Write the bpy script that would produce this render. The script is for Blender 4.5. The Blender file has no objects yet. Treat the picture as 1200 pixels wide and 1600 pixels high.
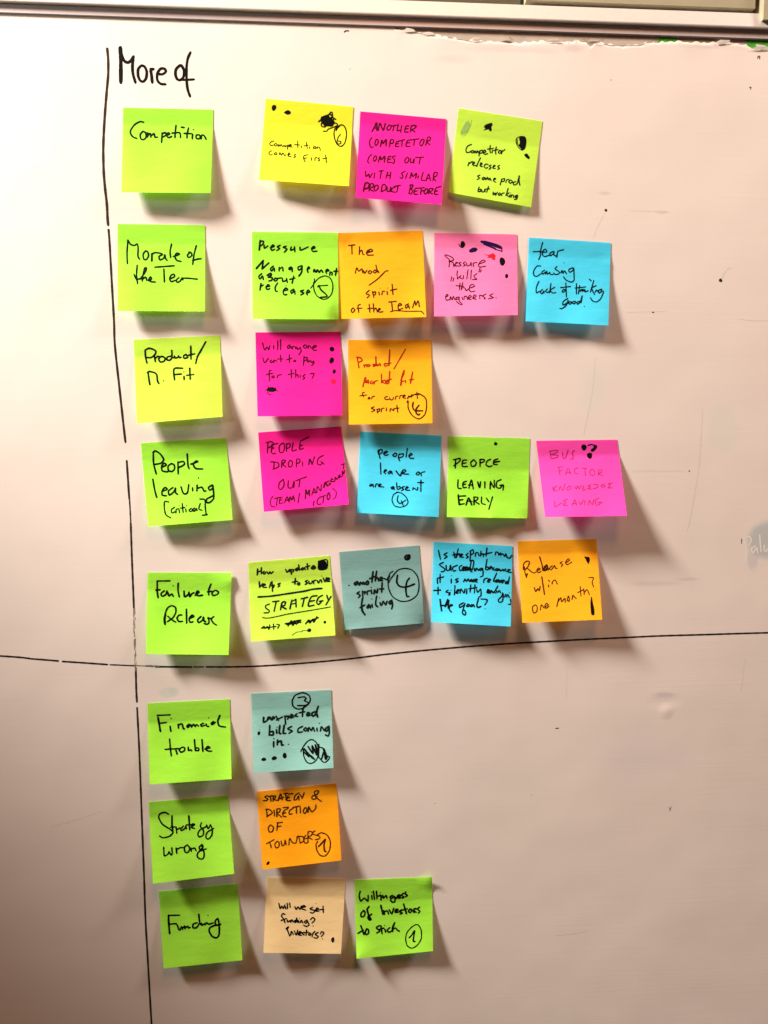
import bpy, bmesh, math, random
import numpy as np
from mathutils import Vector, Matrix

sc = bpy.context.scene
# ------------------------------------------------------------------ camera
F = 1209.0                                    # focal length in photo pixels (1200 x 1600)
PITCH, YAW, CAM = math.radians(6.0), math.radians(3.8), np.array([0.0, -0.71, 1.5])
cyw, syw, cp, sp = math.cos(YAW), math.sin(YAW), math.cos(PITCH), math.sin(PITCH)
FWD = np.array([syw*cp, cyw*cp, -sp]); RGT = np.array([cyw, -syw, 0.0]); UP = np.cross(RGT, FWD)
cd = bpy.data.cameras.new('camera'); cam = bpy.data.objects.new('camera', cd); sc.collection.objects.link(cam)
cd.sensor_fit = 'VERTICAL'; cd.sensor_height = 24; cd.lens = 24*F/1600; cd.clip_start = 0.02; cd.clip_end = 50
cam.matrix_world = Matrix(((RGT[0], UP[0], -FWD[0], CAM[0]), (RGT[1], UP[1], -FWD[1], CAM[1]), (RGT[2], UP[2], -FWD[2], CAM[2]), (0, 0, 0, 1)))
sc.camera = cam
# ------------------------------------------------------------------ light
w = bpy.data.worlds.new('World'); sc.world = w; w.use_nodes = True
w.node_tree.nodes['Background'].inputs[0].default_value = (1.0, 0.58, 0.36, 1); w.node_tree.nodes['Background'].inputs[1].default_value = 0.05
def lamp(name, loc, target, size, power, col, size_y=None, spread=180):
    l = bpy.data.lights.new(name, 'AREA'); l.shape = 'RECTANGLE'; l.size = size; l.size_y = size_y or size; l.energy = power; l.color = col
    l.spread = math.radians(spread)
    o = bpy.data.objects.new(name, l); sc.collection.objects.link(o); o.location = loc
    o.rotation_euler = (Vector(target)-Vector(loc)).to_track_quat('-Z', 'Y').to_euler(); return o
def spot(name, loc, target, angle, blend, radius, power, col):
    l = bpy.data.lights.new(name, 'SPOT'); l.spot_size = math.radians(angle); l.spot_blend = blend; l.shadow_soft_size = radius; l.energy = power; l.color = col
    o = bpy.data.objects.new(name, l); sc.collection.objects.link(o); o.location = loc
    o.rotation_euler = (Vector(target)-Vector(loc)).to_track_quat('-Z', 'Y').to_euler(); return o
WARM = (1.0, 0.86, 0.74)
spot('ceiling_spot', (-1.50, -0.66, 2.95), (0.45, 0, 1.77), 50.2, 0.40, 0.21, 530, (1.0, 0.91, 0.82))
lamp('ceiling_lamp', (0.30, -1.30, 3.30), (0.0, 0, 1.4), 0.5, 14, (1.0, 0.40, 0.16), 0.5)
lamp('ceiling_lamp_side', (1.9, -0.65, 3.1), (0.0, 0, 1.5), 0.4, 33, (1.0, 0.86, 0.76), 0.4)
spot('added_glow_spot', (-1.35, -1.2, 2.0), (-0.56, 0, 1.68), 42, 1.0, 0.25, 38, (1.0, 0.96, 0.86))  # unseen lamp added to brighten the left of the board
vs = sc.view_settings; vs.view_transform = 'Standard'; vs.look = 'None'; vs.exposure = 0; vs.gamma = 1; vs.use_curve_mapping = False
# ------------------------------------------------------------------ helpers
def unp(px, py, lift=0.0):
    """point on the plane standing `lift` metres in front of the board behind photo pixel (px, py)"""
    px = np.asarray(px, float); py = np.asarray(py, float); lift = np.asarray(lift, float)
    d = ((px-600)/F)[..., None]*RGT - ((py-800)/F)[..., None]*UP + FWD
    t = (-lift-CAM[1])/d[..., 1]
    return CAM + d*t[..., None]
def link(name, verts, faces, mat, parent=None, smooth=False, loc=None):
    me = bpy.data.meshes.new(name)
    V = np.asarray(verts, float)
    if loc is not None: V = V-np.asarray(loc)
    me.from_pydata(V.tolist(), [], faces); me.update()
    if smooth: me.polygons.foreach_set('use_smooth', [True]*len(me.polygons))
    me.materials.append(mat)
    o = bpy.data.objects.new(name, me); sc.collection.objects.link(o)
    if parent is not None: o.parent = parent
    elif loc is not None: o.location = loc
    return o
def empty(name, loc, label, cat, group=None):
    o = bpy.data.objects.new(name, None); o.empty_display_size = 0.03; sc.collection.objects.link(o); o.location = loc
    o['label'] = label; o['category'] = cat
    if group: o['group'] = group
    return o
def box(x0, x1, y0, y1, z0, z1):
    v = [(x, y, z) for x in (x0, x1) for y in (y0, y1) for z in (z0, z1)]
    return v, [(0, 1, 3, 2), (4, 6, 7, 5), (0, 4, 5, 1), (2, 3, 7, 6), (0, 2, 6, 4), (1, 5, 7, 3)]
# ---- materials
class NT:
    def __init__(s, name):
        s.m = bpy.data.materials.new(name); s.m.use_nodes = True; s.t = s.m.node_tree; s.t.nodes.clear()
        s.out = s.n('ShaderNodeOutputMaterial')
    def n(s, t, **k):
        o = s.t.nodes.new(t)
        for a, b in k.items(): setattr(o, a, b)
        return o
    def l(s, a, b): s.t.links.new(a, b)
    def math(s, op, a, b=None, clamp=False):
        o = s.n('ShaderNodeMath', operation=op, use_clamp=clamp)
        for i, x in enumerate((a, b)):
            if x is None: continue
            if isinstance(x, (int, float)): o.inputs[i].default_value = x
            else: s.l(x, o.inputs[i])
        return o.outputs[0]
    def mix(s, fac, a, b, blend='MIX'):
        o = s.n('ShaderNodeMix', data_type='RGBA', blend_type=blend)
        for i, x in ((0, fac), (6, a), (7, b)):
            if isinstance(x, (int, float)): o.inputs[i].default_value = x
            elif isinstance(x, tuple): o.inputs[i].default_value = (*x, 1)
            else: s.l(x, o.inputs[i])
        return o.outputs[2]
def plain(name, col, rough=0.5, spec=0.5, metal=0.0, bump=0.0, scale=200, var=0.0):
    s = NT(name); b = s.n('ShaderNodeBsdfPrincipled'); s.l(b.outputs[0], s.out.inputs[0])
    b.inputs['Base Color'].default_value = (*col, 1); b.inputs['Roughness'].default_value = rough
    b.inputs['Specular IOR Level'].default_value = spec; b.inputs['Metallic'].default_value = metal
    tc = s.n('ShaderNodeTexCoord'); no = s.n('ShaderNodeTexNoise'); no.inputs['Scale'].default_value = scale; no.inputs['Detail'].default_value = 4
    s.l(tc.outputs['Object'], no.inputs['Vector'])
    if var: s.l(s.mix(no.outputs[0], tuple(c*(1-var) for c in col), tuple(min(1, c*(1+var)) for c in col)), b.inputs['Base Color'])
    if bump:
        bu = s.n('ShaderNodeBump'); bu.inputs['Strength'].default_value = bump; bu.inputs['Distance'].default_value = 0.001
        s.l(no.outputs[0], bu.inputs['Height']); s.l(bu.outputs[0], b.inputs['Normal'])
    return s.m
def paper(name, col, trans=0.24):
    s = NT(name); tc = s.n('ShaderNodeTexCoord'); oi = s.n('ShaderNodeObjectInfo')
    mp = s.n('ShaderNodeMapping'); mp.inputs['Scale'].default_value = (1, 1, 2.6); s.l(tc.outputs['Object'], mp.inputs[0])
    no = s.n('ShaderNodeTexNoise', noise_dimensions='4D'); no.inputs['Scale'].default_value = 34; no.inputs['Detail'].default_value = 5; no.inputs['Roughness'].default_value = 0.6
    s.l(mp.outputs[0], no.inputs['Vector']); s.l(s.math('MULTIPLY', oi.outputs['Random'], 50.0), no.inputs['W'])
    fi = s.n('ShaderNodeTexNoise'); fi.inputs['Scale'].default_value = 900; fi.inputs['Detail'].default_value = 3; s.l(tc.outputs['Object'], fi.inputs['Vector'])
    c = s.mix(no.outputs[0], tuple(x*0.90 for x in col), tuple(x*1.07 for x in col))
    c = s.mix(s.math('MULTIPLY', fi.outputs[0], 0.25), c, tuple(x*0.72 for x in col))
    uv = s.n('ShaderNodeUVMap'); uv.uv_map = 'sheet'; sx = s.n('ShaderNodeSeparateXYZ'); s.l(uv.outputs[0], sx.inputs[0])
    strip_shade = s.n('ShaderNodeMapRange', interpolation_type='SMOOTHSTEP'); s.l(s.math('ADD', sx.outputs[1], s.math('MULTIPLY', s.math('SUBTRACT', no.outputs[0], 0.5), 0.05)), strip_shade.inputs[0])
    strip_shade.inputs[1].default_value = -.035; strip_shade.inputs[2].default_value = .03; strip_shade.inputs[3].default_value = 1; strip_shade.inputs[4].default_value = 0
    c = s.mix(s.math('MULTIPLY', strip_shade.outputs[0], s.math('ADD', 0.10, s.math('MULTIPLY', no.outputs[0], 0.08))), c, tuple(x*0.30 for x in col))      # glue strip darkened, painting in extra shade against the lifted paper
    h = s.math('ADD', s.math('MULTIPLY', no.outputs[0], 1.0), s.math('MULTIPLY', fi.outputs[0], 0.06))
    bu = s.n('ShaderNodeBump'); bu.inputs['Strength'].default_value = 0.42; bu.inputs['Distance'].default_value = 0.0014; s.l(h, bu.inputs['Height'])
    d = s.n('ShaderNodeBsdfDiffuse'); s.l(c, d.inputs[0]); s.l(bu.outputs[0], d.inputs['Normal'])
    t = s.n('ShaderNodeBsdfTranslucent'); s.l(c, t.inputs[0])
    mx = s.n('ShaderNodeMixShader'); mx.inputs[0].default_value = trans; s.l(d.outputs[0], mx.inputs[1]); s.l(t.outputs[0], mx.inputs[2])
    s.l(mx.outputs[0], s.out.inputs[0]); return s.m
def ink(name, col, rough=0.6): return plain(name, col, rough, 0.06, var=0.3, scale=600)
# ---- strokes
def catmull(P, step):
    P = np.asarray(P, float)
    if len(P) == 2:
        n = max(2, int(np.hypot(*(P[1]-P[0]))/step)+1); t = np.linspace(0, 1, n)[:, None]; return P[0]*(1-t)+P[1]*t
    Q = np.vstack([2*P[0]-P[1], P, 2*P[-1]-P[-2]]); out = []
    for i in range(1, len(Q)-2):
        p0, p1, p2, p3 = Q[i-1], Q[i], Q[i+1], Q[i+2]
        n = max(2, int(np.hypot(*(p2-p1))/step)+1); t = np.linspace(0, 1, n, endpoint=False)[:, None]
        a, b_, c, d_ = 2*p1, p2-p0, 2*p0-5*p1+4*p2-p3, -p0+3*p1-3*p2+p3
        m = 0.5*(a+b_*t+c*t*t+d_*t**3); lin = p1*(1-t)+p2*t
        out.append(m*0.85+lin*0.15)
    out.append(P[-1:]); return np.vstack(out)
class Ink:
    """flat ink shapes gathered in photo pixels, later laid on a surface"""
    def __init__(s, seed=1): s.v = []; s.e = []; s.f = []; s.k = 0; s.r = random.Random(seed)
    def poly(s, pts, up=0.0):
        b = len(s.v); pts = [tuple(p) for p in pts]; c = np.mean(pts, axis=0)
        s.v.append(tuple(c)); s.v += pts; s.k += 1
        s.e += [up+s.k*4e-7]*(len(pts)+1)
        n = len(pts)
        for i in range(n): s.f.append((b, b+1+i, b+1+(i+1) % n))
    def disc(s, c, r):
        s.poly([(c[0]+r*math.cos(a), c[1]+r*math.sin(a)) for a in np.linspace(0, 2*math.pi, 10, endpoint=False)])
    def ellipse(s, cx, cy, rx, ry, rot=0, rag=0.06):
        ph = [s.r.uniform(0, 6.3) for _ in range(3)]; ca, sa = math.cos(math.radians(rot)), math.sin(math.radians(rot)); P = []
        for a in np.linspace(0, 2*math.pi, 36, endpoint=False):
            k = 1+rag*(math.sin(2*a+ph[0])+0.7*math.sin(3*a+ph[1])+0.5*math.sin(7*a+ph[2])); x, y = rx*k*math.cos(a), ry*k*math.sin(a)
            P.append((cx+x*ca-y*sa, cy+x*sa+y*ca))
        s.poly(P)
    def stroke(s, pts, w, wob=0.07):
        C = catmull(pts, max(0.5, w*0.3)); n = len(C)
        T = np.gradient(C, axis=0); L = np.hypot(T[:, 0], T[:, 1]); L[L == 0] = 1; T /= L[:, None]; N = np.stack([-T[:, 1], T[:, 0]], 1)
        ph, fr = s.r.uniform(0, 6.3), s.r.uniform(0.15, 0.35)
        hw = np.array([0.5*w*(1+wob*math.sin(ph+fr*i)+s.r.uniform(-.04, .04)) for i in range(n)])
        hw[0] *= 0.92; hw[-1] *= 0.82
        b = len(s.v); s.k += 1
        for i in range(n):
            s.v += [tuple(C[i]+N[i]*hw[i]), tuple(C[i]-N[i]*hw[i])]; s.e += [s.k*4e-7+i*3e-8]*2
        for i in range(n-1): s.f.append((b+2*i, b+2*i+1, b+2*i+3, b+2*i+2))
        for i, sg in ((0, -1), (n-1, 1)):
            a0 = math.atan2(N[i][1], N[i][0]); P = [tuple(C[i]+hw[i]*np.array([math.cos(a0-sg*a), math.sin(a0-sg*a)])) for a in np.linspace(0, math.pi, 6)]
            q = len(s.v); s.v += P; s.e += [s.k*4e-7+i*3e-8+2e-8]*6; s.f.append(tuple(range(q, q+6)))
    def scribble(s, cx, cy, rx, ry, w, n=16, rot=0):
        for j in range(2):
            P = []
            for i in range(n):
                t = -1+2*i/(n-1); hgt = math.sqrt(max(0, 1-t*t*0.86)); x, y = t*rx, (1 if i % 2 else -1)*ry*hgt*s.r.uniform(.75, 1.05)
                a = math.radians(rot+j*14); x, y = (x, y) if j == 0 else (x*.9, y*.9); P.append((cx+x*math.cos(a)-y*math.sin(a), cy+x*math.sin(a)+y*math.cos(a)))
            s.stroke(P, w)
def pts(st): return [tuple(float(a) for a in p.split(',')) for p in st.split()]
def draw(I, text, ox, oy, k, w):
    """strokes split by ';' in crop pixels. prefixes: 'w12' new width, 'd' dot, 'e' ellipse cx cy rx ry rot, 'p' filled outline, 's' scribble"""
    W = w
    for st in text.replace('\n', ' ').split(';'):
        st = st.strip()
        if not st: continue
        h = st[0]
        if h == 'w': W = float(st[1:].split()[0]); st = ' '.join(st.split()[1:]); h = st[0] if st else ''
        if not st: continue
        if h in 'depsh':
            a = st[1:].strip()
            if h == 'd':
                for p in pts(a): I.ellipse(ox+p[0]/k, oy+p[1]/k, W*.56/k, W*.5/k, 30, .08)
            elif h == 'e':
                q = [float(x) for x in a.split()]; I.ellipse(ox+q[0]/k, oy+q[1]/k, q[2]/k, q[3]/k, q[4] if len(q) > 4 else 0)
            elif h == 'p':
                C = catmull([(ox+x/k, oy+y/k) for x, y in (lambda z: z+z[:1])(pts(a))], 1.0); I.poly(C[:-1])
            else:
                q = [float(x) for x in a.replace(',', ' ').split()]; I.scribble(ox+q[0]/k, oy+q[1]/k, q[2]/k, q[3]/k, W/k, int(q[4]), q[5])
        else: I.stroke([(ox+x/k, oy+y/k) for x, y in pts(st)], W*((1.3 if W < 12 else 1.17) if k > 1 else 1)/k)
# ------------------------------------------------------------------ whiteboard material: cleaned but stained, slightly wavy glossy film
ORIGIN = np.array([0.0, 0.0, 1.5])
def bpos(px, py): return unp(px, py)
def board_material():
    s = NT('whiteboard_film'); tc = s.n('ShaderNodeTexCoord'); pos = tc.outputs['Object']
    wob = s.n('ShaderNodeTexNoise'); wob.inputs['Scale'].default_value = 22; wob.inputs['Detail'].default_value = 4; s.l(pos, wob.inputs['Vector'])
    def blob(px, py, rx, ry, soft=0.6, ragged=0.6):
        c = bpos(px, py); k = 0.000585
        mp = s.n('ShaderNodeVectorMath', operation='SUBTRACT'); s.l(pos, mp.inputs[0]); mp.inputs[1].default_value = tuple(c)
        sc_ = s.n('ShaderNodeVectorMath', operation='MULTIPLY'); s.l(mp.outputs[0], sc_.inputs[0]); sc_.inputs[1].default_value = (1/(rx*k), 0, 1/(ry*k))
        ln = s.n('ShaderNodeVectorMath', operation='LENGTH'); s.l(sc_.outputs[0], ln.inputs[0])
        d = s.math('ADD', ln.outputs['Value'], s.math('MULTIPLY', s.math('SUBTRACT', wob.outputs[0], 0.5), ragged*2))
        mr = s.n('ShaderNodeMapRange', interpolation_type='SMOOTHSTEP'); s.l(d, mr.inputs[0])
        mr.inputs[1].default_value = 1.0-soft; mr.inputs[2].default_value = 1.0; mr.inputs[3].default_value = 1; mr.inputs[4].default_value = 0
        return mr.outputs[0]
    big = s.n('ShaderNodeTexNoise'); big.inputs['Scale'].default_value = 5; big.inputs['Detail'].default_value = 3; s.l(pos, big.inputs['Vector'])
    col = s.mix(big.outputs[0], (0.78, 0.705, 0.65), (0.83, 0.755, 0.69))
    big2 = s.n('ShaderNodeTexNoise', noise_dimensions='4D'); big2.inputs['W'].default_value = 7; big2.inputs['Scale'].default_value = 3.4; s.l(pos, big2.inputs['Vector'])
    col = s.mix(s.math('MULTIPLY', big2.outputs[0], 0.30), col, (0.80, 0.71, 0.71))
    for (px, py, rx, ry, c, a, so, rg) in (
        (330, 128, 38, 26, (0.55, 0.74, 0.66), .35, .7, .8), (1130, 668, 36, 46, (0.55, 0.70, 0.60), .24, .5, .7), (925, 600, 30, 60, (0.62, 0.72, 0.62), .25, .8, .9),
        (262, 1082, 15, 9, (0.45, 0.62, 0.57), .35, .5, .6), (272, 1080, 9, 7, (0.45, 0.62, 0.58), .35, .5, .6), (1196, 845, 36, 36, (0.40, 0.49, 0.53), .72, .35, .35), (1176, 872, 14, 26, (0.46, 0.50, 0.54), .4, .5, .5),
        (1045, 1086, 30, 7, (0.56, 0.48, 0.54), .45, .8, 1.0), (1025, 912, 70, 7, (0.60, 0.54, 0.50), .4, .8, 1.2), (1075, 905, 30, 4, (0.52, 0.46, 0.44), .4, .8, 1.0), (945, 302, 16, 4, (0.55, 0.5, 0.45), .5, .7, .9), (1035, 331, 16, 3, (0.55, 0.5, 0.45), .4, .7, .9), (700, 92, 40, 8, (0.62, 0.55, 0.52), .4, .9, 1.1), (800, 78, 90, 7, (0.60, 0.52, 0.50), .4, .9, 1.0), (895, 76, 22, 8, (0.52, 0.45, 0.45), .45, .8, 1.0), (1110, 74, 60, 6, (0.60, 0.53, 0.50), .4, .9, 1.0),
        (195, 860, 14, 18, (0.62, 0.74, 0.66), .3, .7, .8), (700, 1130, 110, 80, (0.75, 0.66, 0.66), .35, .9, .6), (1000, 1180, 110, 70, (0.72, 0.66, 0.70), .35, .9, .8), (820, 1240, 90, 120, (0.72, 0.70, 0.62), .4, .9, .8)):
        col = s.mix(s.math('MULTIPLY', blob(px, py, rx, ry, so, rg), a), col, c)
    md = s.n('ShaderNodeTexNoise'); md.inputs['Scale'].default_value = 11; md.inputs['Detail'].default_value = 6; md.inputs['Roughness'].default_value = .62; s.l(pos, md.inputs['Vector'])
    mm = s.n('ShaderNodeMapRange'); s.l(md.outputs[0], mm.inputs[0]); mm.inputs[1].default_value = .48; mm.inputs[2].default_value = .78; mm.inputs[3].default_value = 0; mm.inputs[4].default_value = .34
    col = s.mix(mm.outputs[0], col, (0.70, 0.66, 0.60))
    # fine grime speckle and wiping streaks
    sp_ = s.n('ShaderNodeTexNoise'); sp_.inputs['Scale'].default_value = 260; sp_.inputs['Detail'].default_value = 6; sp_.inputs['Roughness'].default_value = .75; s.l(pos, sp_.inputs['Vector'])
    mr = s.n('ShaderNodeMapRange'); s.l(sp_.outputs[0], mr.inputs[0]); mr.inputs[1].default_value = .62; mr.inputs[2].default_value = .85; mr.inputs[3].default_value = 0; mr.inputs[4].default_value = .25
    col = s.mix(mr.outputs[0], col, (0.5, 0.43, 0.38))
    st = s.n('ShaderNodeMapping'); st.inputs['Scale'].default_value = (9, 1, 420); s.l(pos, st.inputs[0])
    sn = s.n('ShaderNodeTexNoise'); sn.inputs['Scale'].default_value = 1; sn.inputs['Detail'].default_value = 3; s.l(st.outputs[0], sn.inputs['Vector'])
    col = s.mix(s.math('MULTIPLY', sn.outputs[0], .12), col, (0.62, 0.54, 0.48))
    b = s.n('ShaderNodeBsdfPrincipled'); s.l(col, b.inputs['Base Color']); b.inputs['Roughness'].default_value = .42; b.inputs['Specular IOR Level'].default_value = .4
    wv = s.n('ShaderNodeTexNoise'); wv.inputs['Scale'].default_value = 7; wv.inputs['Detail'].default_value = 2; s.l(pos, wv.inputs['Vector'])
    dent = blob(1041, 1112, 17, 17, 1.0, .15); dent2 = blob(1043, 1096, 40, 18, 1.0, .5)
    h = s.math('ADD', s.math('MULTIPLY', wv.outputs[0], .7), s.math('ADD', s.math('MULTIPLY', dent, 0.12), s.math('MULTIPLY', dent2, -.10)))
    h = s.math('ADD', h, s.math('MULTIPLY', sn.outputs[0], .015))
    bu = s.n('ShaderNodeBump'); bu.inputs['Strength'].default_value = 1; bu.inputs['Distance'].default_value = .003; s.l(h, bu.inputs['Height']); s.l(bu.outputs[0], b.inputs['Normal'])
    s.l(b.outputs[0], s.out.inputs[0]); return s.m
M_BOARD = board_material()
M_BACK = plain('backing_paint', (0.50, 0.43, 0.36), .7, .3, bump=.5, scale=60, var=.22)
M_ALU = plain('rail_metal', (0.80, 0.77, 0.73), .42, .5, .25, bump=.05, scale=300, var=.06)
M_LIP = plain('rail_lip_shaded', (0.50, 0.45, 0.46), .4, .5, .2, var=.08)  # rail metal darkened: the overhang's shade is put into the lip colour
M_WALL = plain('wall_in_shade', (0.10, 0.088, 0.055), .8, .2, bump=.3, scale=90, var=.1)  # olive wall darkened, the gap's shadow above the rail put into its colour
M_PANEL = plain('wall_panel_paint', (0.38, 0.345, 0.23), .75, .2, bump=.2, scale=60, var=.08)
M_DARK = plain('dark_rubber', (0.02, 0.018, 0.014), .8, .2, var=.2)
M_TAPE = plain('green_tape_film', (0.06, 0.38, 0.03), .35, .5, bump=.2, scale=120, var=.2)
INK = {'black': ink('ink_black', (0.003, 0.0035, 0.0035)), 'darkgreen': ink('ink_dark_green', (0.004, 0.012, 0.008)), 'maroon': ink('ink_maroon', (0.055, 0.003, 0.016)),
       'brown': ink('ink_brown', (0.045, 0.012, 0.004)), 'red': ink('ink_red', (0.36, 0.022, 0.006)), 'purple': ink('ink_purple', (0.36, 0.02, 0.12)), 'navy': ink('ink_navy', (0.012, 0.005, 0.06)),
       'brightred': ink('ink_bright_red', (0.62, 0.012, 0.02)), 'grey': ink('ink_grey_green', (0.26, 0.46, 0.11)), 'line': ink('marker_line', (0.030, 0.021, 0.017)), 'worn': ink('marker_worn', (0.26, 0.20, 0.17)),
       'ghost': ink('marker_ghost', (0.55, 0.49, 0.44)), 'pale': ink('marker_wiped', (0.82, 0.76, 0.71)), 'scratch': ink('scratch_grey', (0.70, 0.63, 0.57))}
ZRAIL = float(unp(600, 39.5)[2])
# wall behind everything
v, f = box(-3, 3, .022, .20, 0, 3.4); wall = link('wall', v, f, M_WALL); wall['kind'] = 'structure'
# ---- whiteboard
wb = empty('whiteboard', (0, 0, .9), 'large cream whiteboard with a metal top rail, carrying the sticky notes and black dividing lines', 'whiteboard')
X0, X1, ZB = -1.5, 1.6, .62
def rel(o):
    """hang a part built in world coordinates under the whiteboard"""
    o.parent = wb; o.matrix_parent_inverse = Matrix.Translation((0, 0, -.9)); return o
v, f = box(X0, X1, .0007, .02, ZB, ZRAIL+.02); rel(link('backing_board', v, f, M_BACK))
# the writing film: flat, but torn and lifting along its top edge at the right
TORN = [(-900, -99), (606, -99), (618, 43), (640, 47), (665, 53), (700, 58), (733, 63), (760, 63.5), (788, 65), (795, 68), (812, 66), (835, 64), (858, 66), (872, 65), (900, 64.5), (916, 66), (924, 72), (930, 67), (941, 66), (948, 69.5), (962, 70), (975, 71), (986, 70), (1003, 70), (1014, 66.5), (1026, 65),
        (1040, 65), (1058, 64.5), (1085, 65.5), (1100, 67), (1115, 65.5), (1135, 66.5), (1160, 69), (1180, 74), (1200, 77), (1500, 82), (2600, 90)]
xs = np.unique(np.concatenate([np.linspace(X0, X1, 320), np.linspace(float(unp(606, 40)[0]), float(unp(1215, 60)[0]), 420), [float(unp(a, b if b > 0 else 40)[0]) for a, b in TORN if -800 < a < 2500]]))
tx = np.array([float(unp(a, b if b > 0 else 40)[0]) for a, b in TORN]); tz = np.array([float(unp(a, b)[2]) if b > 0 else ZRAIL+.002 for a, b in TORN])
rnd = random.Random(5)
verts, faces = [], []
rows = [0, .0015, .003, .005, .008, .012, .018, .03, .05]
for x in xs:
    zt = float(np.interp(x, tx, tz)); tear = 1 if zt < ZRAIL-.001 else 0
    amp = tear*.15*(.0012+.0011*math.sin(x*61+1)+.0009*math.sin(x*143))
    jag = tear*(.0010*math.sin(x*310)*math.sin(x*97+2)+.0006*math.sin(x*811+1)+rnd.uniform(-.00035, .00035))
    for r in rows:
        verts.append((x, -max(0, amp)*max(0, 1-r/.018)**1.6+(.0006 if r == 0 and tear else 0), zt-r+jag*(1 if r == 0 else 0)))
    verts.append((x, 0, ZB))
nr = len(rows)+1
for i in range(len(xs)-1):
    for j in range(nr-1):
        a = i*nr+j; faces.append((a, a+1, a+nr+1, a+nr))
rel(link('writing_panel', verts, faces, M_BOARD, smooth=True))
# rail profile swept along the top: sloped face, underside groove, recessed lip
def sweep(prof, x0, x1):
    n = len(prof); v = [(x0, y, z) for y, z in prof]+[(x1, y, z) for y, z in prof]
    f = [(i, (i+1) % n, n+(i+1) % n, n+i) for i in range(n)]+[tuple(range(n)), tuple(range(2*n-1, n-1, -1))]
    return v, f
zr = ZRAIL
LL, LF = .0012, .0050                                     # how far the lip and the face stand out
zl0, zl1 = float(unp(900, 51.5, LL)[2]), float(unp(900, 37, LL)[2]); zf1 = float(unp(900, 10.5, LF-.002)[2])
v, f = sweep([(.021, zf1-.0006), (-.0028, zf1), (-.0042, zf1-.0008), (-LF, zl1+.0012), (-LF+.0002, zl1+.0004), (-LF+.0009, zl1), (-LL, zl1), (.0006, zl1), (.021, zl1)], X0, X1)
rail = rel(link('frame_rail', v, f, M_ALU))
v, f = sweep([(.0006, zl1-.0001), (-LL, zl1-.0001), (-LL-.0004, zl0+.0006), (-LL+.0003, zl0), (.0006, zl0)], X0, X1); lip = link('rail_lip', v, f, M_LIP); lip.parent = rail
# ---- things seen over and under the rail at the right
def px_box(x0, x1, zt, zb, y0, y1): return box(x0, x1, y0, y1, zb, zt)
zp = float(unp(1000, 6.5, .002)[2])
v, f = box(float(unp(822, 5)[0]), float(unp(1178, 15)[0]), -.002, .0218, zp, zp+.30)
o = link('wall_panel', v, f, M_PANEL); o['label'] = 'olive beige wall panel above the right half of the metal rail'; o['category'] = 'panel'
v, f = box(float(unp(1186, 15)[0]), 1.2, -.008, .0218, zp-.012, zp+.30)
o = link('wall_post', v, f, M_PANEL); o['label'] = 'olive wall post at the right end of the panel above the rail'; o['category'] = 'post'
v, f = box(float(unp(812, 5)[0]), float(unp(817, 5)[0]), -.0035, -.0022, zp-.014, zp+.26)
o = link('panel_seam', v, f, M_DARK); o['label'] = 'thin dark vertical strip on the olive panel above the rail'; o['category'] = 'strip'
def tape(quad, lab):
    c = [unp(a, b, -.0006) for a, b in quad]; n = 8; V = []; Fc = []
    for i in range(n+1):
        for j in range(n+1):
            s_, t_ = i/n, j/n; p = (c[0]*(1-s_)+c[1]*s_)*(1-t_)+(c[3]*(1-s_)+c[2]*s_)*t_
            V.append(tuple(p+np.array([0, -.0003*abs(math.sin(7*s_+3*t_)), 0])))
    for i in range(n):
        for j in range(n): a = i*(n+1)+j; Fc.append((a, a+1, a+n+2, a+n+1))
    o = link('green_tape', V, Fc, M_TAPE, smooth=True, loc=tuple(np.mean(c, axis=0))); o['label'] = lab; o['category'] = 'tape'; o['group'] = 'green tape scraps under the rail'
tape(((1029, 50), (1057, 51), (1058, 72), (1028, 72)), 'small square green tape scrap under the rail, left of the longer scrap')
tape(((1166, 58), (1200, 60), (1202, 90), (1168, 84)), 'longer green tape scrap under the rail at the torn right corner')
# torn flakes hanging off the film edge
M_FLAKE = plain('flake_film', (.80, .74, .66), .4, .5)
for (a, b, s_, up) in ((640, 46.5, 7, .3), (668, 53, 6, .2), (745, 62, 7, .5), (793, 66, 5, 1.0), (868, 64, 8, .6), (927, 67, 6, .8), (1130, 65, 9, .5), (1190, 75, 12, .6)):
    c = unp(a, b, .0008); V = []; m = 9
    for q in range(m):
        an = q/m*6.283; r = s_*.00058*(.45+rnd.random()*.7)
        V.append((c[0]+r*1.7*math.cos(an), c[1]-up*.0012*(.5+.5*math.sin(an)), c[2]+r*.45*math.sin(an)))
    rel(link('film_flake', V, [tuple(range(m))], M_FLAKE))
# ---- marker writing on the board
def lay(I, surf, name, mat, parent, eps, loc=None):
    V = np.array(I.v); P = surf(V, np.array(I.e)+eps)
    o = link(name, P, I.f, mat, None, False, loc)
    if loc is not None: o.location = (0, 0, 0)
    o.parent = parent; return o
def flat(V, lift): return unp(V[:, 0], V[:, 1], lift)
def board_ink(name, mat, strokes, k=1, ox=0, oy=0, w=3, label=None, seed=1):
    I = Ink(seed); draw(I, strokes, ox, oy, k, w); o = rel(lay(I, flat, name, INK[mat], None, .00005))
    if label: o['label'] = label
    return o
board_ink('heading', 'black', '''w32 228,88 232,200 233,415;w24 222,88 250,180 270,215 300,226 330,205 350,168;352,168 342,250 346,330 370,415;w23 422,255 395,290 395,350 415,395 445,404 470,370 475,310 455,265 425,252;w24 512,285 520,345 528,415;510,312 520,290 538,288;
w22 585,335 625,335 655,310 642,285 605,285 575,330 575,390 605,425 652,430;w23 782,255 750,290 745,340 760,380 790,390 820,360 825,300 800,255 775,260;w22 885,132 860,190 848,280 850,400 860,480 882,545;w18 790,388 850,388 920,384''', 6, 150, 60, 24, 'black marker heading More of')
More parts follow.
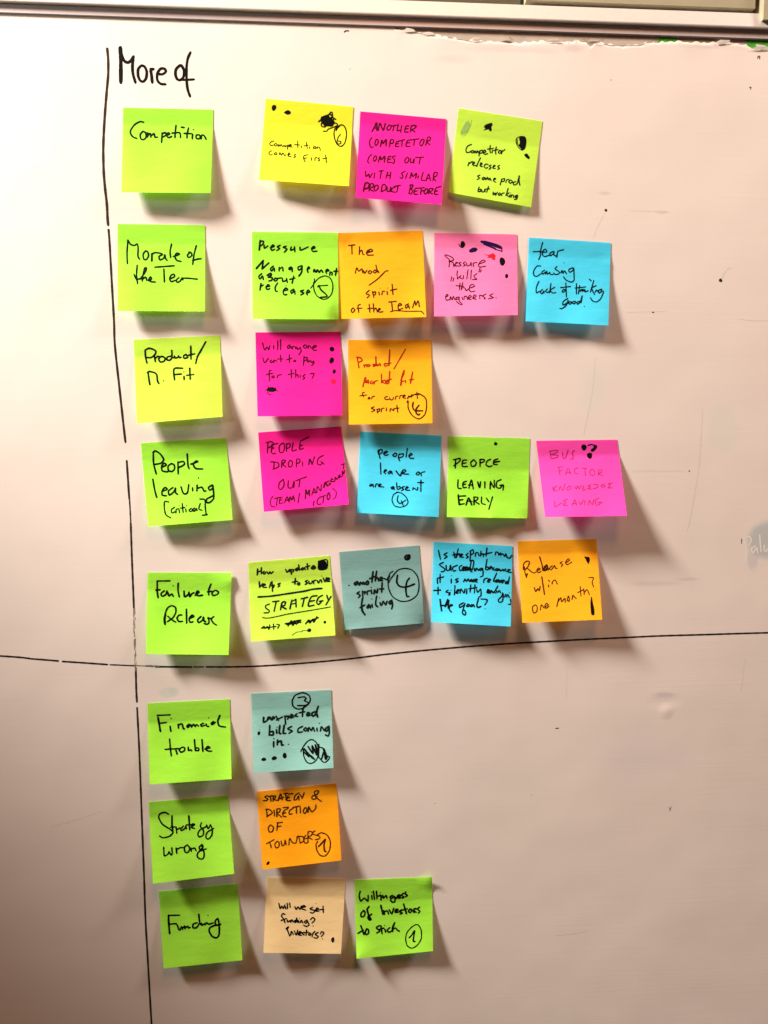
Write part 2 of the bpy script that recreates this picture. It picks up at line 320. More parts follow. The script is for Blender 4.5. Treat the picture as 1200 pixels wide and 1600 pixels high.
board_ink('dividing_line', 'line', '''w4.2 167.5,76 169,93 169,117 166.7,143 164,177 162,210 161.3,237 162,268 164,293 167,320 168,340 169,352;w3.6 169.6,359 171,376 174,430 178,500 179.5,540 187,610 193,665 196,691;w3.4 198,720 200,750 202,780;w2.4 202.4,781 203.5,800 204.2,815;w3.2 204.2,817 206,870 208,920 209.2,950;w3.2 212,1043 213,1080 214,1097;w3.1 214.2,1106 217,1160 219,1209 222,1290 225,1369 227,1430 230,1484 233.5,1545 237.5,1612''', label='long black hand drawn vertical line, worn in places')
board_ink('dividing_line', 'line', '''w2.9 -40,1023 0,1025 30,1027 47,1029;48.5,1029.4 70,1031 91,1032.8;98,1033.6 135,1036 168,1038.4;w2.2 172,1038.6 195,1039.6 212,1040.4;w1.5 214,1040 240,1041.5;w3 243,1041.7 270,1042 300,1042.2;w2.2 303,1042 318,1042;w2.7 322,1042 360,1042 400,1041 450,1038 500,1034 550,1029 600,1022.7 660,1016.5 725,1010.8 790,1006 850,1002.5 910,999.2 975,996.2 1030,993.6 1100,991.6 1150,990 1200,988.6 1260,987''', label='thin black hand drawn horizontal line, dipping left of centre')
r_ = random.Random(9); wv = []
for i in range(46):
    y = r_.uniform(948, 1044); x = 209+(y-945)*.033+r_.uniform(-1.5, 1.5); wv.append('w%.1f %.1f,%.1f %.1f,%.1f' % (r_.uniform(.5, 1.3), x, y, x+r_.uniform(-.3, .5), y+r_.uniform(3, 11)))
for i in range(16):
    x = r_.uniform(214, 242); y = 1040.6+r_.uniform(-1.3, 1.3); wv.append('w%.1f %.1f,%.1f %.1f,%.1f' % (r_.uniform(.4, .9), x, y, x+r_.uniform(3, 9), y+r_.uniform(-.4, .6)))
board_ink('worn_line', 'worn', ';'.join(wv), label='scratched faded stretch of the marker lines where they cross')
board_ink('ghost_writing', 'pale', 'w2.4 1163,838 1166,858 1166,880;1163,841 1170,838 1174,844 1170,852;1180,853 1174,858 1177,864 1182,856 1184,864;1187,836 1188,850 1189,862;1194,852 1195,862 1200,858 1202,850', label='wiped off pale letters Pal on the grey blue smudge')
W_ = 'w1'
for st in 'w2.2 538,50 541,48 545,48.5;e 547 108 .8 .8;e 946.8 328.5 2 2.4;e 1126 438 2.6 3;w1.6 1184,91 1185,88 1187,88 1187,92;e 1172.5 136.5 1.6 1.2;e 1173 139 1 .8;e 870.5 1138 3 .9 -8;w1 1045,1262 1048,1264 1046,1267;e 1049 1261 .7 .7;w1.2 1159,842 1158.6,849;e 1020.5 488 1.8 1;e 1077 736 1.3 1;e 830 1242 .6 .6;e 680 1255 .6 .6;e 955 125 .8 .8'.split(';'):
    if st[0] == 'w': W_ = st.split()[0]
    board_ink('pen_mark', 'line', st if st[0] == 'w' else W_+' '+st)
W_ = 'w1'
for st in 'w1.6 1128,436 1131,428 1136,421 1141,419;w.7 945,333 935,352 927,372;w.6 930,560 926,610 912,680;w.8 1098,640 1093,720 1086,770 1078,812 1074,830;w.9 1152,498 1175,501 1200,501;w.6 985,329 1040,331;w1 1030,333 1042,332;w.9 81,1292 101,1286;w1.3 101,1286 108,1284.5;w.8 108,1284.5 135,1276 160,1268;w.9 868,1462 895,1459 918,1455;w.5 990,736 1070,736;w.5 980,488 1040,486;w.4 886,1040 885,1090;w.5 1164,1030 1158,1080'.split(';'):
    if st[0] == 'w': W_ = st.split()[0]
    board_ink('faint_scratch', 'scratch', st if st[0] == 'w' else W_+' '+st)
W_ = 'w1'
for st in 'w1 912,60 920,67 930,70 938,62 940,54;w.9 938,68 955,71 975,71 1000,71 1008,68;w.8 1010,67 1020,63 1026,57;w.9 625,46 660,53 700,59 740,65;e 797 59 1.4 1.2;e 952 54 2.5 1.3;e 919 62 1 1;e 910 62 .9 .9;e 646 43 1.2 .9;w2 611,39 615,41'.split(';'):
    if st[0] == 'w': W_ = st.split()[0]
    board_ink('edge_crack', 'worn', st if st[0] == 'w' else W_+' '+st)
# ------------------------------------------------------------------ the notes
# crop origin, crop scale, corners TL TR BR BL (crop pixels), paper, lift left/right in mm, strip height, profile power, label, ink, pen width, strokes by part
NOTES = []
def note(*a): NOTES.append(a)
note((150,60),6,((255,648),(1100,668),(1075,1450),(238,1442)),'lime',15,15,.2,1.25,'lime green sticky note reading Competition, under the More of heading','black',14,{'handwriting':'''
445,785 410,780 360,810 325,860 325,895 350,925 385,938;440,870 415,900 420,940 445,948 470,925 465,885 440,870;470,890 488,888 482,925;485,912 508,890 514,926;515,912 545,893 552,925 578,925;
620,885 614,975;618,895 650,882 655,905 625,925;660,910 690,895 675,885 662,910 680,930 710,918;750,815 742,880 740,930;712,888 775,882 790,895 792,930;800,832 828,836;
868,838 855,890 852,935;825,890 895,892;905,898 902,942;w12 d 914,855;w14 940,905 938,932 958,942 978,928 968,905 940,905;985,942 990,908 1012,910 1032,946'''})
note((400,140),7.5,((115,105),(1140,200),(1088,1132),(38,1055)),'yellow',13,15,.3,1.3,'bright yellow sticky note reading competition comes first, with a circled 6','black',9,{'handwriting':'''
210,600 175,612 160,635 175,655 205,648;235,630 215,640 225,660 250,650 235,630;260,668 266,642 282,662 295,642 310,668;322,668 328,650 345,672 352,652;366,650 370,700;366,655 386,648 385,666 368,670;
395,660 415,650 400,642 395,668 425,672;487,600 490,682;452,645 512,648;530,657 530,682;w8 d 528,632;w9 590,615 600,692;560,660 612,650;626,670 628,690;w8 d 627,650;w9 680,668 668,685 695,692 702,672 680,668;715,690 722,672 745,678 752,714;
180,715 150,740 165,765 192,760;225,738 212,755 240,762 242,742 225,738;268,768 280,738 298,768 315,742 335,772 352,760;375,768 400,752 386,740 373,768 395,785 416,776;466,757 446,767 463,785 440,796;
555,808 562,776 606,762;558,808 592,800;560,806 565,832 578,848;648,798 650,830;w8 d 663,775;w9 690,838 691,803 716,797;748,797 727,806 746,825 726,836;815,765 820,810 824,856;782,810 832,800''',
'circled_number':'w11 940,465 960,432 1000,412 1035,430 1056,480 1060,540 1040,625 1000,664 960,650 930,600 914,530 920,470 950,432;w14 938,480 955,445 980,425;w9 990,522 962,560 950,610 962,636 990,632 994,608 962,602',
'scribble':'w17 s 835,370 78,62 19 20;w16 735,375 800,320 870,290 905,330 935,350;w11 840,305 880,262 896,285 890,330;765,395 770,430 810,438;890,420 920,392 950,400 945,425 850,462 830,485 788,488',
'vote_dot1':'e 210 212 25 37 10','vote_dot2':'p 325,268 350,248 380,240 408,262 400,285 370,293 345,284'})
note((545,160),7.5,((135,105),(1143,195),(1088,1197),(80,1115)),'magenta',16,16,.14,1.15,'hot pink sticky note in the top row reading ANOTHER COMPETITOR COMES OUT','maroon',13,{'handwriting':'''
w17 272,338 300,290 326,240 330,330;w13 290,302 330,298;w15 345,325 365,245 402,325 428,245;w13 472,265 445,300 455,325 485,310 495,278 470,262;500,275 560,265;530,270 515,335;580,258 565,330 600,322;618,275 606,350;702,275 668,280 655,345 697,345;660,312 697,305;722,345 733,275 787,272 772,305 735,318 777,345;
270,410 245,450 245,500 260,525 288,520;322,430 305,478 315,505 340,480 342,438 322,430;w15 370,515 388,440 400,482 436,435 436,512;w13 475,520 490,440 522,440 520,472 480,485;592,450 556,465 548,515 587,512;552,487 582,480;580,455 655,435;625,445 620,515;727,435 686,450 670,512 720,515;680,477 717,470;w9 d 713,397;w13 725,440 825,425;770,435 760,505;857,430 830,478 845,510 870,482 882,438 857,430;900,502 925,412 957,408 947,445 910,460 952,495;
267,610 235,640 222,690 238,715;305,625 285,665 300,690 322,662 322,630 305,625;w15 345,697 367,630 380,672 420,630 415,700;w13 492,630 462,640 455,700 492,700;457,670 490,660;547,625 507,640 535,670 527,710 500,705;682,640 656,678 666,712 695,690 702,652 682,640;725,655 720,700 745,702 766,660 760,712;780,645 882,640;840,645 823,717;
195,808 200,868 235,838 242,880 277,828;305,825 293,887;355,805 405,798;382,805 365,892;456,815 435,887;492,815 480,897;440,857 490,850;660,805 620,830 635,865 620,890 595,875;685,825 665,892;w15 715,887 735,825 747,867 792,830 782,892;w13 815,860 808,892;870,820 850,905 892,910;905,918 935,840 957,918;910,890 952,886;985,918 1000,825 1037,825 1022,865 990,877 1020,922;
w18 170,1040 195,945 238,955 226,1000 185,1012;w14 235,1037 255,955 292,960 277,990 240,1007 287,1042;315,970 295,1008 310,1037 340,1010 340,972 315,970;378,1047 395,965 432,972 430,1020 378,1047;450,990 448,1040 477,1036 492,990 490,1047;542,990 506,1010 506,1045 542,1050;530,985 607,970;577,980 560,1052;
727,960 705,1065;710,972 752,965 737,1005 715,1012 747,1030 730,1072 703,1066;817,1002 776,1012 765,1072 807,1075;770,1042 802,1036;818,1005 885,998;850,1005 840,1077;845,1037 882,1030;w15 902,1010 880,1050 895,1072 922,1050 920,1015 902,1010;w14 935,1072 945,1012 987,1010 972,1035 940,1047 982,1072;1082,983 1020,1005 1005,1072 1047,1077;1010,1042 1042,1036'''})
note((695,160),7.5,((160,68),(1145,220),(1010,1228),(45,1055)),'pale_lime',6,7.5,.3,1.2,'tilted yellow green note reading Competitor releases same prod but working','darkgreen',12,{'handwriting':'''
312,492 270,510 248,550 255,585 290,582 312,566;322,562 305,580 325,592 342,572 322,562;350,592 356,567 370,592 382,567 396,592;406,567 400,630;406,572 440,560 440,587 405,597;450,592 480,577 465,557 448,587 470,607 502,600;532,505 528,560 535,590;500,547 567,540;560,560 552,592;w9 d 570,532;w12 604,522 594,560 598,607;575,562 625,552;642,560 627,585 645,597 662,572 642,560;665,602 672,562 680,572 705,550;
270,742 287,697 282,717 322,690;330,727 350,707 335,697 325,727 345,742 362,735;417,650 390,705 372,752;415,737 437,717 422,707 415,742 440,752;508,728 480,722 460,750 480,770 502,762;542,732 520,745 540,762 518,785;565,757 590,742 575,737 562,767 592,775;642,737 620,750 640,772 618,785;
412,850 385,865 405,887 378,905;457,877 435,890 450,907 472,880 477,907;490,902 500,877 515,907 527,887 542,917;570,907 597,897 580,887 570,917 597,935;665,897 658,930 648,967;665,902 700,892 695,920 660,927;715,937 727,907 752,900;772,907 750,925 765,947 792,927 772,907;832,927 800,940 815,967 850,945 872,858 870,920 880,972;
402,990 388,1040 415,1042 422,1017 395,1022;430,1022 435,1047 460,1045 467,1022 472,1047;512,985 490,1052;468,1017 522,1012;567,1050 565,1082 590,1060 592,1087 617,1050;637,1060 625,1080 645,1087 652,1067 637,1060;665,1092 670,1067 697,1060;742,1008 715,1095;752,1060 725,1077 752,1107;765,1082 758,1107;w9 d 772,1060;w12 775,1112 785,1082 805,1092 805,1117;852,1085 825,1097 830,1117 852,1095 842,1130 815,1137''',
'vote_dot1':'p 455,290 475,262 520,245 552,240 558,265 545,285 550,325 528,338 510,315 452,328 475,305','vote_dot2':'p 868,418 890,400 938,406 950,440 948,500 935,540 905,558 885,535 868,500 880,470;w7 832,440 850,412 890,398 938,404 950,440 948,500 935,540 905,560 870,535 842,490 832,440;848,430 852,480 880,525','vote_dot3':'p 928,608 962,598 978,618 995,640 985,664 945,640',  # unfilled gap in the egg-shaped dot imitates a gleam on the ink
'faint_dot':'e 245 297 35 84 24;w3 303,200 312,225 300,270 270,335 235,385 205,392 190,370 192,330','outline_gleam':''})
note((160,340),6.667,((158,65),(1070,80),(1068,978),(160,972)),'lime',13,14,.22,1.25,'lime green sticky note reading Morale of the Team','black',15,{'handwriting':'''
260,478 256,370 265,235;265,235 290,275 330,290 362,275 372,320 370,400 388,435;450,345 425,380 430,430 455,437 480,400 472,357 450,345;w18 514,450 516,372;w15 512,385 545,365 600,370 622,378;625,385 590,405 600,440 640,420 650,385 655,420 674,446;720,275 705,350 710,415;738,405 790,387 802,377 772,370 755,405 775,445 820,456;905,365 885,395 900,415 930,395 925,367 900,358;978,292 955,380 940,487;940,447 990,432 1030,428;
362,495 355,600 366,690;330,592 358,642 420,622;395,640 450,560 458,525 440,528 422,600 414,662;416,642 450,620 462,657;478,655 510,640 500,617 480,650 510,667 552,670;545,516 750,501;640,535 646,672;705,637 750,615 745,590 715,600 700,640 720,667 758,652;797,625 770,650 780,674 810,660 832,627 838,650;830,630 900,632 990,641'''})
note((385,350),8,((68,97),(1145,107),(1152,1193),(78,1185)),'lime',11,11,.2,1.5,'lime green note reading Pressure Management about release, with a circled 5','black',17,{'handwriting':'''
w19 172,205 160,328;w17 170,212 213,217 205,250 172,277;220,262 226,302 268,272;300,297 345,277 330,260 305,290 315,327 352,318;422,265 387,285 415,307 378,332;497,275 460,290 505,312 473,353;560,285 553,327 602,310;600,285 606,347;670,290 678,327 772,285;815,312 855,297 840,280 815,305 830,342 882,338;
w22 125,555 210,455;w20 210,455 196,560;196,560 280,485 ;w17 335,525 300,560 315,587 345,550 352,592;410,540 408,587;410,562 450,540 457,587;557,535 530,555 545,572 570,545 572,597;692,520 645,540 655,577 690,550;w19 695,525 690,600 655,652;w17 765,567 790,550 775,535 760,570 772,607;w19 840,597 847,567 870,602 887,572 910,607;w17 910,607 935,575 957,607;995,592 1030,582 1010,565 992,590 1002,617;1040,642 1047,602 1070,607 1068,637;1127,555 1112,642;1092,590 1142,590;
190,620 155,655 170,687 200,650 212,697;w20 260,640 302,617 310,640 270,665;w18 270,665 322,672 315,702 278,712;w17 360,675 345,700 365,712 387,690 360,672;385,680 442,672;450,680 455,717 497,706;500,680 512,732;592,650 570,742;540,692 607,675;
w20 182,745 170,827;w17 170,787 212,760;245,782 290,777 270,755 245,790 260,817 292,807;390,735 360,790 365,837 387,842;465,832 517,822 490,800 460,840 470,882 507,882;w12 d 495,770;w17 592,815 555,835 565,867 600,832 607,877;717,825 675,840 717,862 678,887;750,862 790,847 770,825 750,860 762,887''',
'circled_number':'w13 842,745 900,680 980,648 1050,680 1080,770 1065,870 1010,930 950,938 880,895 845,820 838,730;850,685 845,745 803,802;905,772 1017,765;w17 893,785 907,768 930,820 1000,885 1002,908 925,916'})
note((522,350),7.5,((48,105),(1035,75),(1080,1090),(88,1112)),'orange',17,17,.12,1.3,'orange sticky note reading The mood spirit of the Team','brown',13,{'handwriting':'''
168,252 245,243;207,247 210,352;298,265 294,357;298,327 325,307 335,350 352,360;375,337 450,317 430,295 385,320 390,362 462,363;w20 385,335 420,322;w13 248,577 265,515 290,552 325,525 335,572;345,545 357,577 387,540;415,545 400,565 420,582 442,560 415,545;520,567 480,540 460,560 480,572 502,545 490,480;498,530 525,566;
410,718 520,635 600,555 632,548;412,775 375,815 415,832 385,867;450,790 467,862;453,802 487,795 480,827 455,832;525,795 530,832;w11 d 537,752;w13 560,827 567,790 592,788;620,790 625,827;w11 d 625,750;w13 680,705 690,827;660,777 735,760;
222,980 200,1010 215,1037 242,1010 222,980;307,940 280,960 290,1037;268,990 327,985;410,940 420,1037;393,992 462,985;460,935 465,1032;465,1007 490,985 507,1032;515,1012 540,1000 530,985 515,1015 535,1032 572,1026;640,915 727,905;675,917 685,1022;750,962 790,947 770,930 750,955 757,1002 807,986;872,935 835,955 845,987 872,955 882,992;920,982 945,900 957,952 985,900 1000,972''','underline':'w10 660,1028 720,1015 850,1022 1010,1022 1035,1035 1055,1058'})
note((670,350),8,((70,108),(1100,130),(1112,1138),(65,1155)),'pink',14,15,.18,1.25,'light pink sticky note reading Pressure kills the engineers','maroon',10,{'handwriting':'''
252,537 257,450 205,402 213,385 290,415 307,450 250,468;270,470 302,482 312,532;318,520 335,495 362,482 340,480 330,522 365,522;402,475 376,490 402,515 373,527;457,470 431,490 457,515 428,527;470,485 480,522 515,510 527,480 532,527;560,532 556,490 602,480;620,502 702,470 690,450 650,465 620,510 640,537 712,526;
357,585 352,640 362,688;357,685 402,642 385,667 422,687;430,642 432,682;w8 d 460,603;w10 490,570 474,687;531,575 524,692;602,620 562,650 597,690 545,692;640,550 624,602;655,570 645,602;287,660 275,717;312,675 300,717;
390,735 380,822;340,770 438,778;425,730 402,827;402,802 450,797 465,832 505,805;508,802 570,777 550,755 515,770 505,822 530,847 576,836;
215,912 242,892 225,880 208,920 225,952 258,942;265,947 270,907 292,947 307,905 327,947;377,912 345,917 340,945 375,930 380,910 380,960 417,1002 395,1007 345,968;414,910 425,947;440,942 445,905 472,905 482,942;490,932 532,907 510,890 490,935 532,942;550,932 592,902 570,885 550,925 592,942;640,937 636,892 682,900;712,875 672,900 706,927 690,937;802,870 762,895 806,920 743,937;w12 d 840,922''',
'vote_dot1':'e 424 254 30 40 -5;w8 372,250 395,285 425,296','vote_mark2':'e 555 325 52 30 -16','vote_mark3':'w26 660,220 720,240 800,262 900,300;w20 690,218 780,240 850,262 905,290;w18 690,250 760,278 830,308;w12 830,318 880,330 915,343;912,295 915,340','vote_mark4':'p 683,375 750,385 800,365 822,380 836,400 826,420 832,445 795,445 802,424 730,420 745,402','vote_dot5':'e 918 468 36 50 -15','vote_dot6':'e 973 650 20 27'})  # gaps between the long navy strokes imitate a gleam on the ink
note((815,360),8,((92,88),(1115,155),(1083,1187),(50,1135)),'cyan',11,12,.2,1.4,'sky blue note reading fear causing lack of thinking good','black',13,{'handwriting':'''
262,150 237,250 235,310 213,367;w12 145,266 252,262;w13 255,272 312,267 300,235 270,250 260,302 290,327 342,310;397,260 355,285 360,317 400,287 407,260 402,300 430,322 442,300;440,337 450,267 467,255 527,240;w11 d 527,403;w13 237,445 190,447 150,510 155,560 190,574 242,540;287,495 255,520 265,547 300,517 297,547;315,510 320,547 350,525 357,547 395,552;442,450 420,480 472,520 455,547 415,547 398,530;490,532 505,500 517,537 535,505 562,542;640,465 590,490 600,522 640,500 652,470 655,560 655,620 620,645 560,622 523,580;
217,635 185,710 185,777 222,762;260,737 235,765 250,792 280,757 277,787;322,730 300,760 325,777 342,760;367,660 350,782;412,710 360,747 390,782 427,775;527,735 505,760 520,772 547,745 527,735;552,655 560,832;488,715 612,700;
685,665 685,797;725,690 710,792;668,720 802,705;w15 730,762 745,737 760,762 767,735 790,767;w13 790,737 800,767 832,752;845,610 870,630;902,625 860,772;932,690 878,722 912,802;920,772 937,745 957,772;w15 1002,735 960,750 970,782 1005,755;w13 1007,755 1022,770 990,850 940,892 890,882 858,840;
w14 577,850 520,890 520,932 570,902 582,870 560,932 510,975 478,975;602,890 585,910 610,922 622,895 602,890;652,885 630,905 660,917 672,890 652,885;722,885 690,900 700,922 735,890 757,815 742,902;w12 d 785,950'''})
note((200,515),7.5,((65,118),(1078,68),(1108,1022),(105,1100)),'pale_lime',15,16,.22,1.2,'yellow green sticky note reading Product M. Fit','black',18,{'handwriting':'''
200,237 205,320 222,393;200,240 250,218 322,247 315,292 270,327 213,326;310,312 320,376;318,337 350,312 372,320;380,317 360,345 380,379 425,367 432,332 402,315 380,317;502,310 460,322 455,352 490,357 515,322 512,242;512,300 520,326 540,330;545,310 552,332 582,325 592,307 602,327 622,324;680,290 650,310 660,336 702,326;735,192 738,346;688,306 782,283;910,142 850,250 812,320 793,396;
227,507 250,490 310,505 337,532 345,600 362,633;235,502 245,580 256,646;w15 d 416,600;w18 545,590 540,460 642,452;545,526 627,520;656,547 658,586;w14 d 655,495;w18 722,452 730,582;w15 688,535 772,525'''})
note((390,510),8,((72,75),(1135,65),(1160,1110),(100,1125)),'magenta',15,15,.17,1.45,'hot pink note reading Will anyone want to pay for this','maroon',13,{'handwriting':'''
160,205 187,292 217,257 237,292 252,240;300,240 300,282;352,180 350,292;387,165 388,292;502,230 470,255 485,277 515,247 522,277;535,282 542,250 570,257 577,282;590,257 602,287 632,260;635,267 642,310 613,356;692,230 670,250 690,272 717,257 705,232;730,277 737,240 760,252 767,272;780,272 832,250 815,235 785,265 802,297 836,296;
165,390 187,452 237,395;272,420 255,435 270,452 297,430;300,452 312,420 337,435;385,360 392,442;348,407 412,405;495,350 497,452;463,417 527,395;562,420 550,435 570,440 577,425;680,375 672,487;680,387 722,390 710,417 680,432;732,420 720,440 745,442 757,422;765,427 777,452 802,430;802,430 802,460 773,492;
272,545 245,562 248,682;208,602 287,585;292,615 275,635 300,642 307,620;345,642 355,612 402,600;520,540 522,647;483,602 552,585;575,540 575,637;575,612 600,602 607,637;632,605 630,637;w10 d 642,550;w13 692,600 665,622 690,642 663,662;755,592 802,585 795,625 778,647;w11 d 780,685''',
'scribble':'w12 s 275,788 55,30 14 -5;w8 195,796 240,788;310,803 356,806;232,745 225,830 245,852 268,848','vote_dot1':'e 1028 283 28 31 0','vote_dot2':'e 1025 425 26 42 25','vote_dot3':'e 1057 563 19 30 25','vote_dot4':'e 1047 688 27 33 0'})
note((535,520),8,((70,88),(1108,88),(1125,1130),(80,1147)),'orange',15,16,.23,1.25,'orange note with red and black writing, Product Market fit for current sprint','red',14,{'handwriting':'''
185,312 207,436;178,303 225,312 247,345 195,372;265,402 282,432;265,407 302,396;322,395 300,415 325,422 347,405 322,395;w18 417,395 385,397 390,417 422,400;w16 417,300 422,412;w14 430,387 440,412 467,385 477,412;542,380 520,395 535,417 562,406;w16 592,215 580,412;w14 550,387 607,376;w12 790,200 643,452;
w18 255,672 287,560;287,560 295,622 322,590 322,632;w14 367,600 345,622 365,637 392,610;395,642 402,610 437,596;487,515 490,627;530,590 495,607 530,632;545,622 567,607 547,600 540,632 572,634;592,480 580,632;540,602 612,576;w18 772,470 742,560 730,657;w14 730,592 772,500;735,612 772,600;785,592 790,622;w16 877,490 850,632;w14 838,587 892,580''',
'note_text':'''w12 277,745 250,752 262,802;218,787 302,776;332,805 320,825 345,822 340,805;365,827 372,802 402,790;562,795 530,807 535,832 582,831;590,812 602,837 630,832 637,805;660,832 667,797 697,790;715,822 722,787 747,780;755,802 787,787 770,775 755,807 792,817;w14 815,822 832,790 862,802 867,770;w12 930,740 937,822;878,777 962,770;
w13 397,925 360,942 407,965 365,987;430,952 440,1002;432,957 467,950 457,980 435,982;485,987 492,947 522,940;547,947 550,977;w10 d 550,930;w13 595,982 602,947 640,972 642,945;680,905 692,997;648,947 707,940''',
'circled_number':'w14 838,802 900,772 960,762 1040,820 1052,920 1030,1020 960,1075 880,1040 825,950 820,850 808,870;w18 885,870 878,920 902,968 1005,976;957,905 920,957 922,1000 945,1025 970,1015'})
note((210,675),7.5,((75,130),(1075,68),(1150,1030),(160,1108)),'lime',14,15,.22,1.5,'lime green sticky note reading People leaving [critical]','black',18,{'handwriting':'''
220,242 225,370 256,492;218,240 245,222 300,255 342,320 310,365 225,381;320,412 372,387 350,365 320,395 325,452 380,466 400,460;432,370 395,400 400,450 440,462 470,430 465,385 430,368;510,350 513,492;510,357 570,345 587,375 550,402 512,416;618,258 628,390 642,432;660,377 742,347 720,340 690,380 720,427 802,433;
215,552 240,690 263,770;320,697 382,672 360,650 330,680 325,737 377,748;452,650 400,690 410,737 460,702 482,655 482,710 507,731;545,642 575,720 620,712 637,615;680,655 682,692;w15 d 750,538;w18 735,622 732,692;732,660 790,647 815,690 838,690;912,620 868,650 885,682 920,652 915,622 927,700 927,780 880,826 843,822 850,785 932,740;
w15 402,820 355,815 350,890 370,970 427,1006;w14 472,880 433,910 440,947 482,932;485,950 492,907 520,902 528,945;w12 d 527,865;w14 560,837 570,942;540,893 592,882;600,900 606,937;w12 d 611,862;w14 667,895 640,915 655,932 682,915;w17 702,890 680,915 700,927 727,897 732,922;w14 772,837 755,900 792,917;w15 768,785 825,795 830,880 842,965 855,967 795,976'''})
note((395,660),7.5,((62,118),(1035,45),(1125,960),(130,1048)),'magenta',16,17,.24,1.4,'hot pink note reading PEOPLE DROPING OUT, tilted beside a blue note','maroon',11,{'handwriting':'''
170,357 177,235;158,236 215,225 242,255 183,297;292,245 225,260;w16 225,260 215,350;w11 215,350 240,368 267,360;w18 225,305 245,297;w11 347,240 310,280 315,347 350,350 372,300 362,245 347,240;395,342 395,250;388,252 437,250 430,290 395,307;472,235 460,332 512,320;w14 652,170 555,220;w13 555,240 548,312 592,305;550,277 582,265;
250,465 244,547;208,461 290,470 302,520 233,549;w14 335,527 345,447 382,445 365,475 345,487 387,522;w12 437,440 415,480 425,522 457,510 462,460 437,440;510,522 515,432 552,435 545,470 513,482;580,460 586,512;w16 655,492 667,430 695,492;w12 695,492 722,400;827,385 770,420 755,480 790,497 822,470;798,456 837,492;
w13 357,665 310,710 305,772 335,782 367,730 357,665;415,680 415,762 460,762 482,690 482,767;w11 500,685 632,635;w13 552,670 540,757;
w10 232,865 205,920 215,977 262,992;250,892 322,875;287,887 275,977;347,875 320,887 310,947 352,940;315,912 347,905;370,942 402,870 422,932;375,917 417,905;w13 425,932 437,870 455,907 475,860 487,922;w11 547,830 530,942;w14 615,892 622,790 640,842 662,790 662,862;w11 690,852 717,775 737,832;695,827 732,815;750,822 757,750 795,802 802,725;w17 830,762 852,700 872,747;w11 835,732 867,720;892,685 865,702 870,742 907,725;890,712 912,715;927,655 910,692 952,690;917,672 942,665;960,692 967,640 985,667 1012,620 1017,652;1022,610 1010,642 1047,630;1050,622 1047,570 1065,602 1072,560;w9 1038,497 1082,475;1067,490 1060,547;
w11 717,920 708,977;792,870 755,910 760,957 802,955;795,877 857,850;832,865 820,947;w14 882,830 870,880 885,907 905,870 895,827 880,830;w10 935,770 977,815 970,872 943,902'''})
note((550,665),8,((105,75),(1120,125),(1083,1143),(62,1090)),'cyan',14,14,.2,1.5,'sky blue note reading people leave or are absent, with a circled 4','black',14,{'handwriting':'''
345,305 335,350 352,412;330,352 325,312 370,300 377,332 340,362;395,357 442,327 420,320 395,347 415,372 452,362;w15 540,342 510,370 540,387 562,357 540,342;w14 590,352 580,400 597,442;590,362 642,350 632,387 590,402;692,285 675,392;710,382 752,362 735,345 710,375 730,407 772,409;
355,465 361,607;395,582 432,562 415,550 400,580 422,602;477,565 450,590 470,602 492,570 502,607;w16 550,567 602,627 622,575;w15 620,602 672,567 650,550 630,570 640,602 707,606;w14 822,580 800,605 825,617 847,590 822,578;865,627 867,590 912,575;
242,730 218,747 235,757 262,735 267,772;290,767 302,730 322,730;330,752 362,737 345,730 330,757 397,767;512,760 488,777 505,792 522,765 527,802;557,715 565,792 602,785 597,760 570,767;652,760 620,777 647,795 618,812;670,792 702,772 680,765 670,802 722,809;760,802 767,777 815,807 822,770;w15 862,680 860,822;w14 823,712 897,712''',
'circled_number':'w12 578,830 520,862 500,930 530,1000 600,1020 670,1000 700,960 680,900 620,845 553,832;w14 577,875 565,930 590,970 622,965 672,930;618,940 640,1000'})
note((690,670),8,((90,93),(1105,120),(1070,1120),(65,1102)),'lime',14,9,.4,1.5,'lime green note reading PEOPLE LEAVING EARLY, creased below one black dot','black',16,{'handwriting':'''
175,382 170,492;148,387 227,370 225,402 153,462;312,390 265,397 260,467 322,470;258,432 307,425;402,385 365,420 375,467 415,462 432,422 402,385;480,382 480,472;480,382 532,385 525,412 478,427;612,380 570,402 555,447 590,472 632,461;w18 702,375 655,392;650,418 727,405;w16 655,392 650,442 697,446;
205,635 205,737 247,746;312,655 270,672 270,732 312,731;263,697 302,690;340,742 372,640 396,752;333,702 392,700;w18 450,665 475,732 487,660;w16 540,662 540,742;w18 605,752 612,660;w14 612,660 657,737 657,640;w16 742,635 690,662 685,727 730,742 752,712;728,706 772,705 766,767;
w20 207,825 220,947;w17 205,842 302,838;213,892 267,885;220,947 282,936;w18 305,952 337,865 377,952;w15 318,902 382,910;w18 405,947 405,850;w15 405,850 452,860 440,890 410,902 472,942;500,852 500,927 547,946;558,865 592,912;637,850 590,1007''','vote_dot1':'e 675 186 20 23 0'})
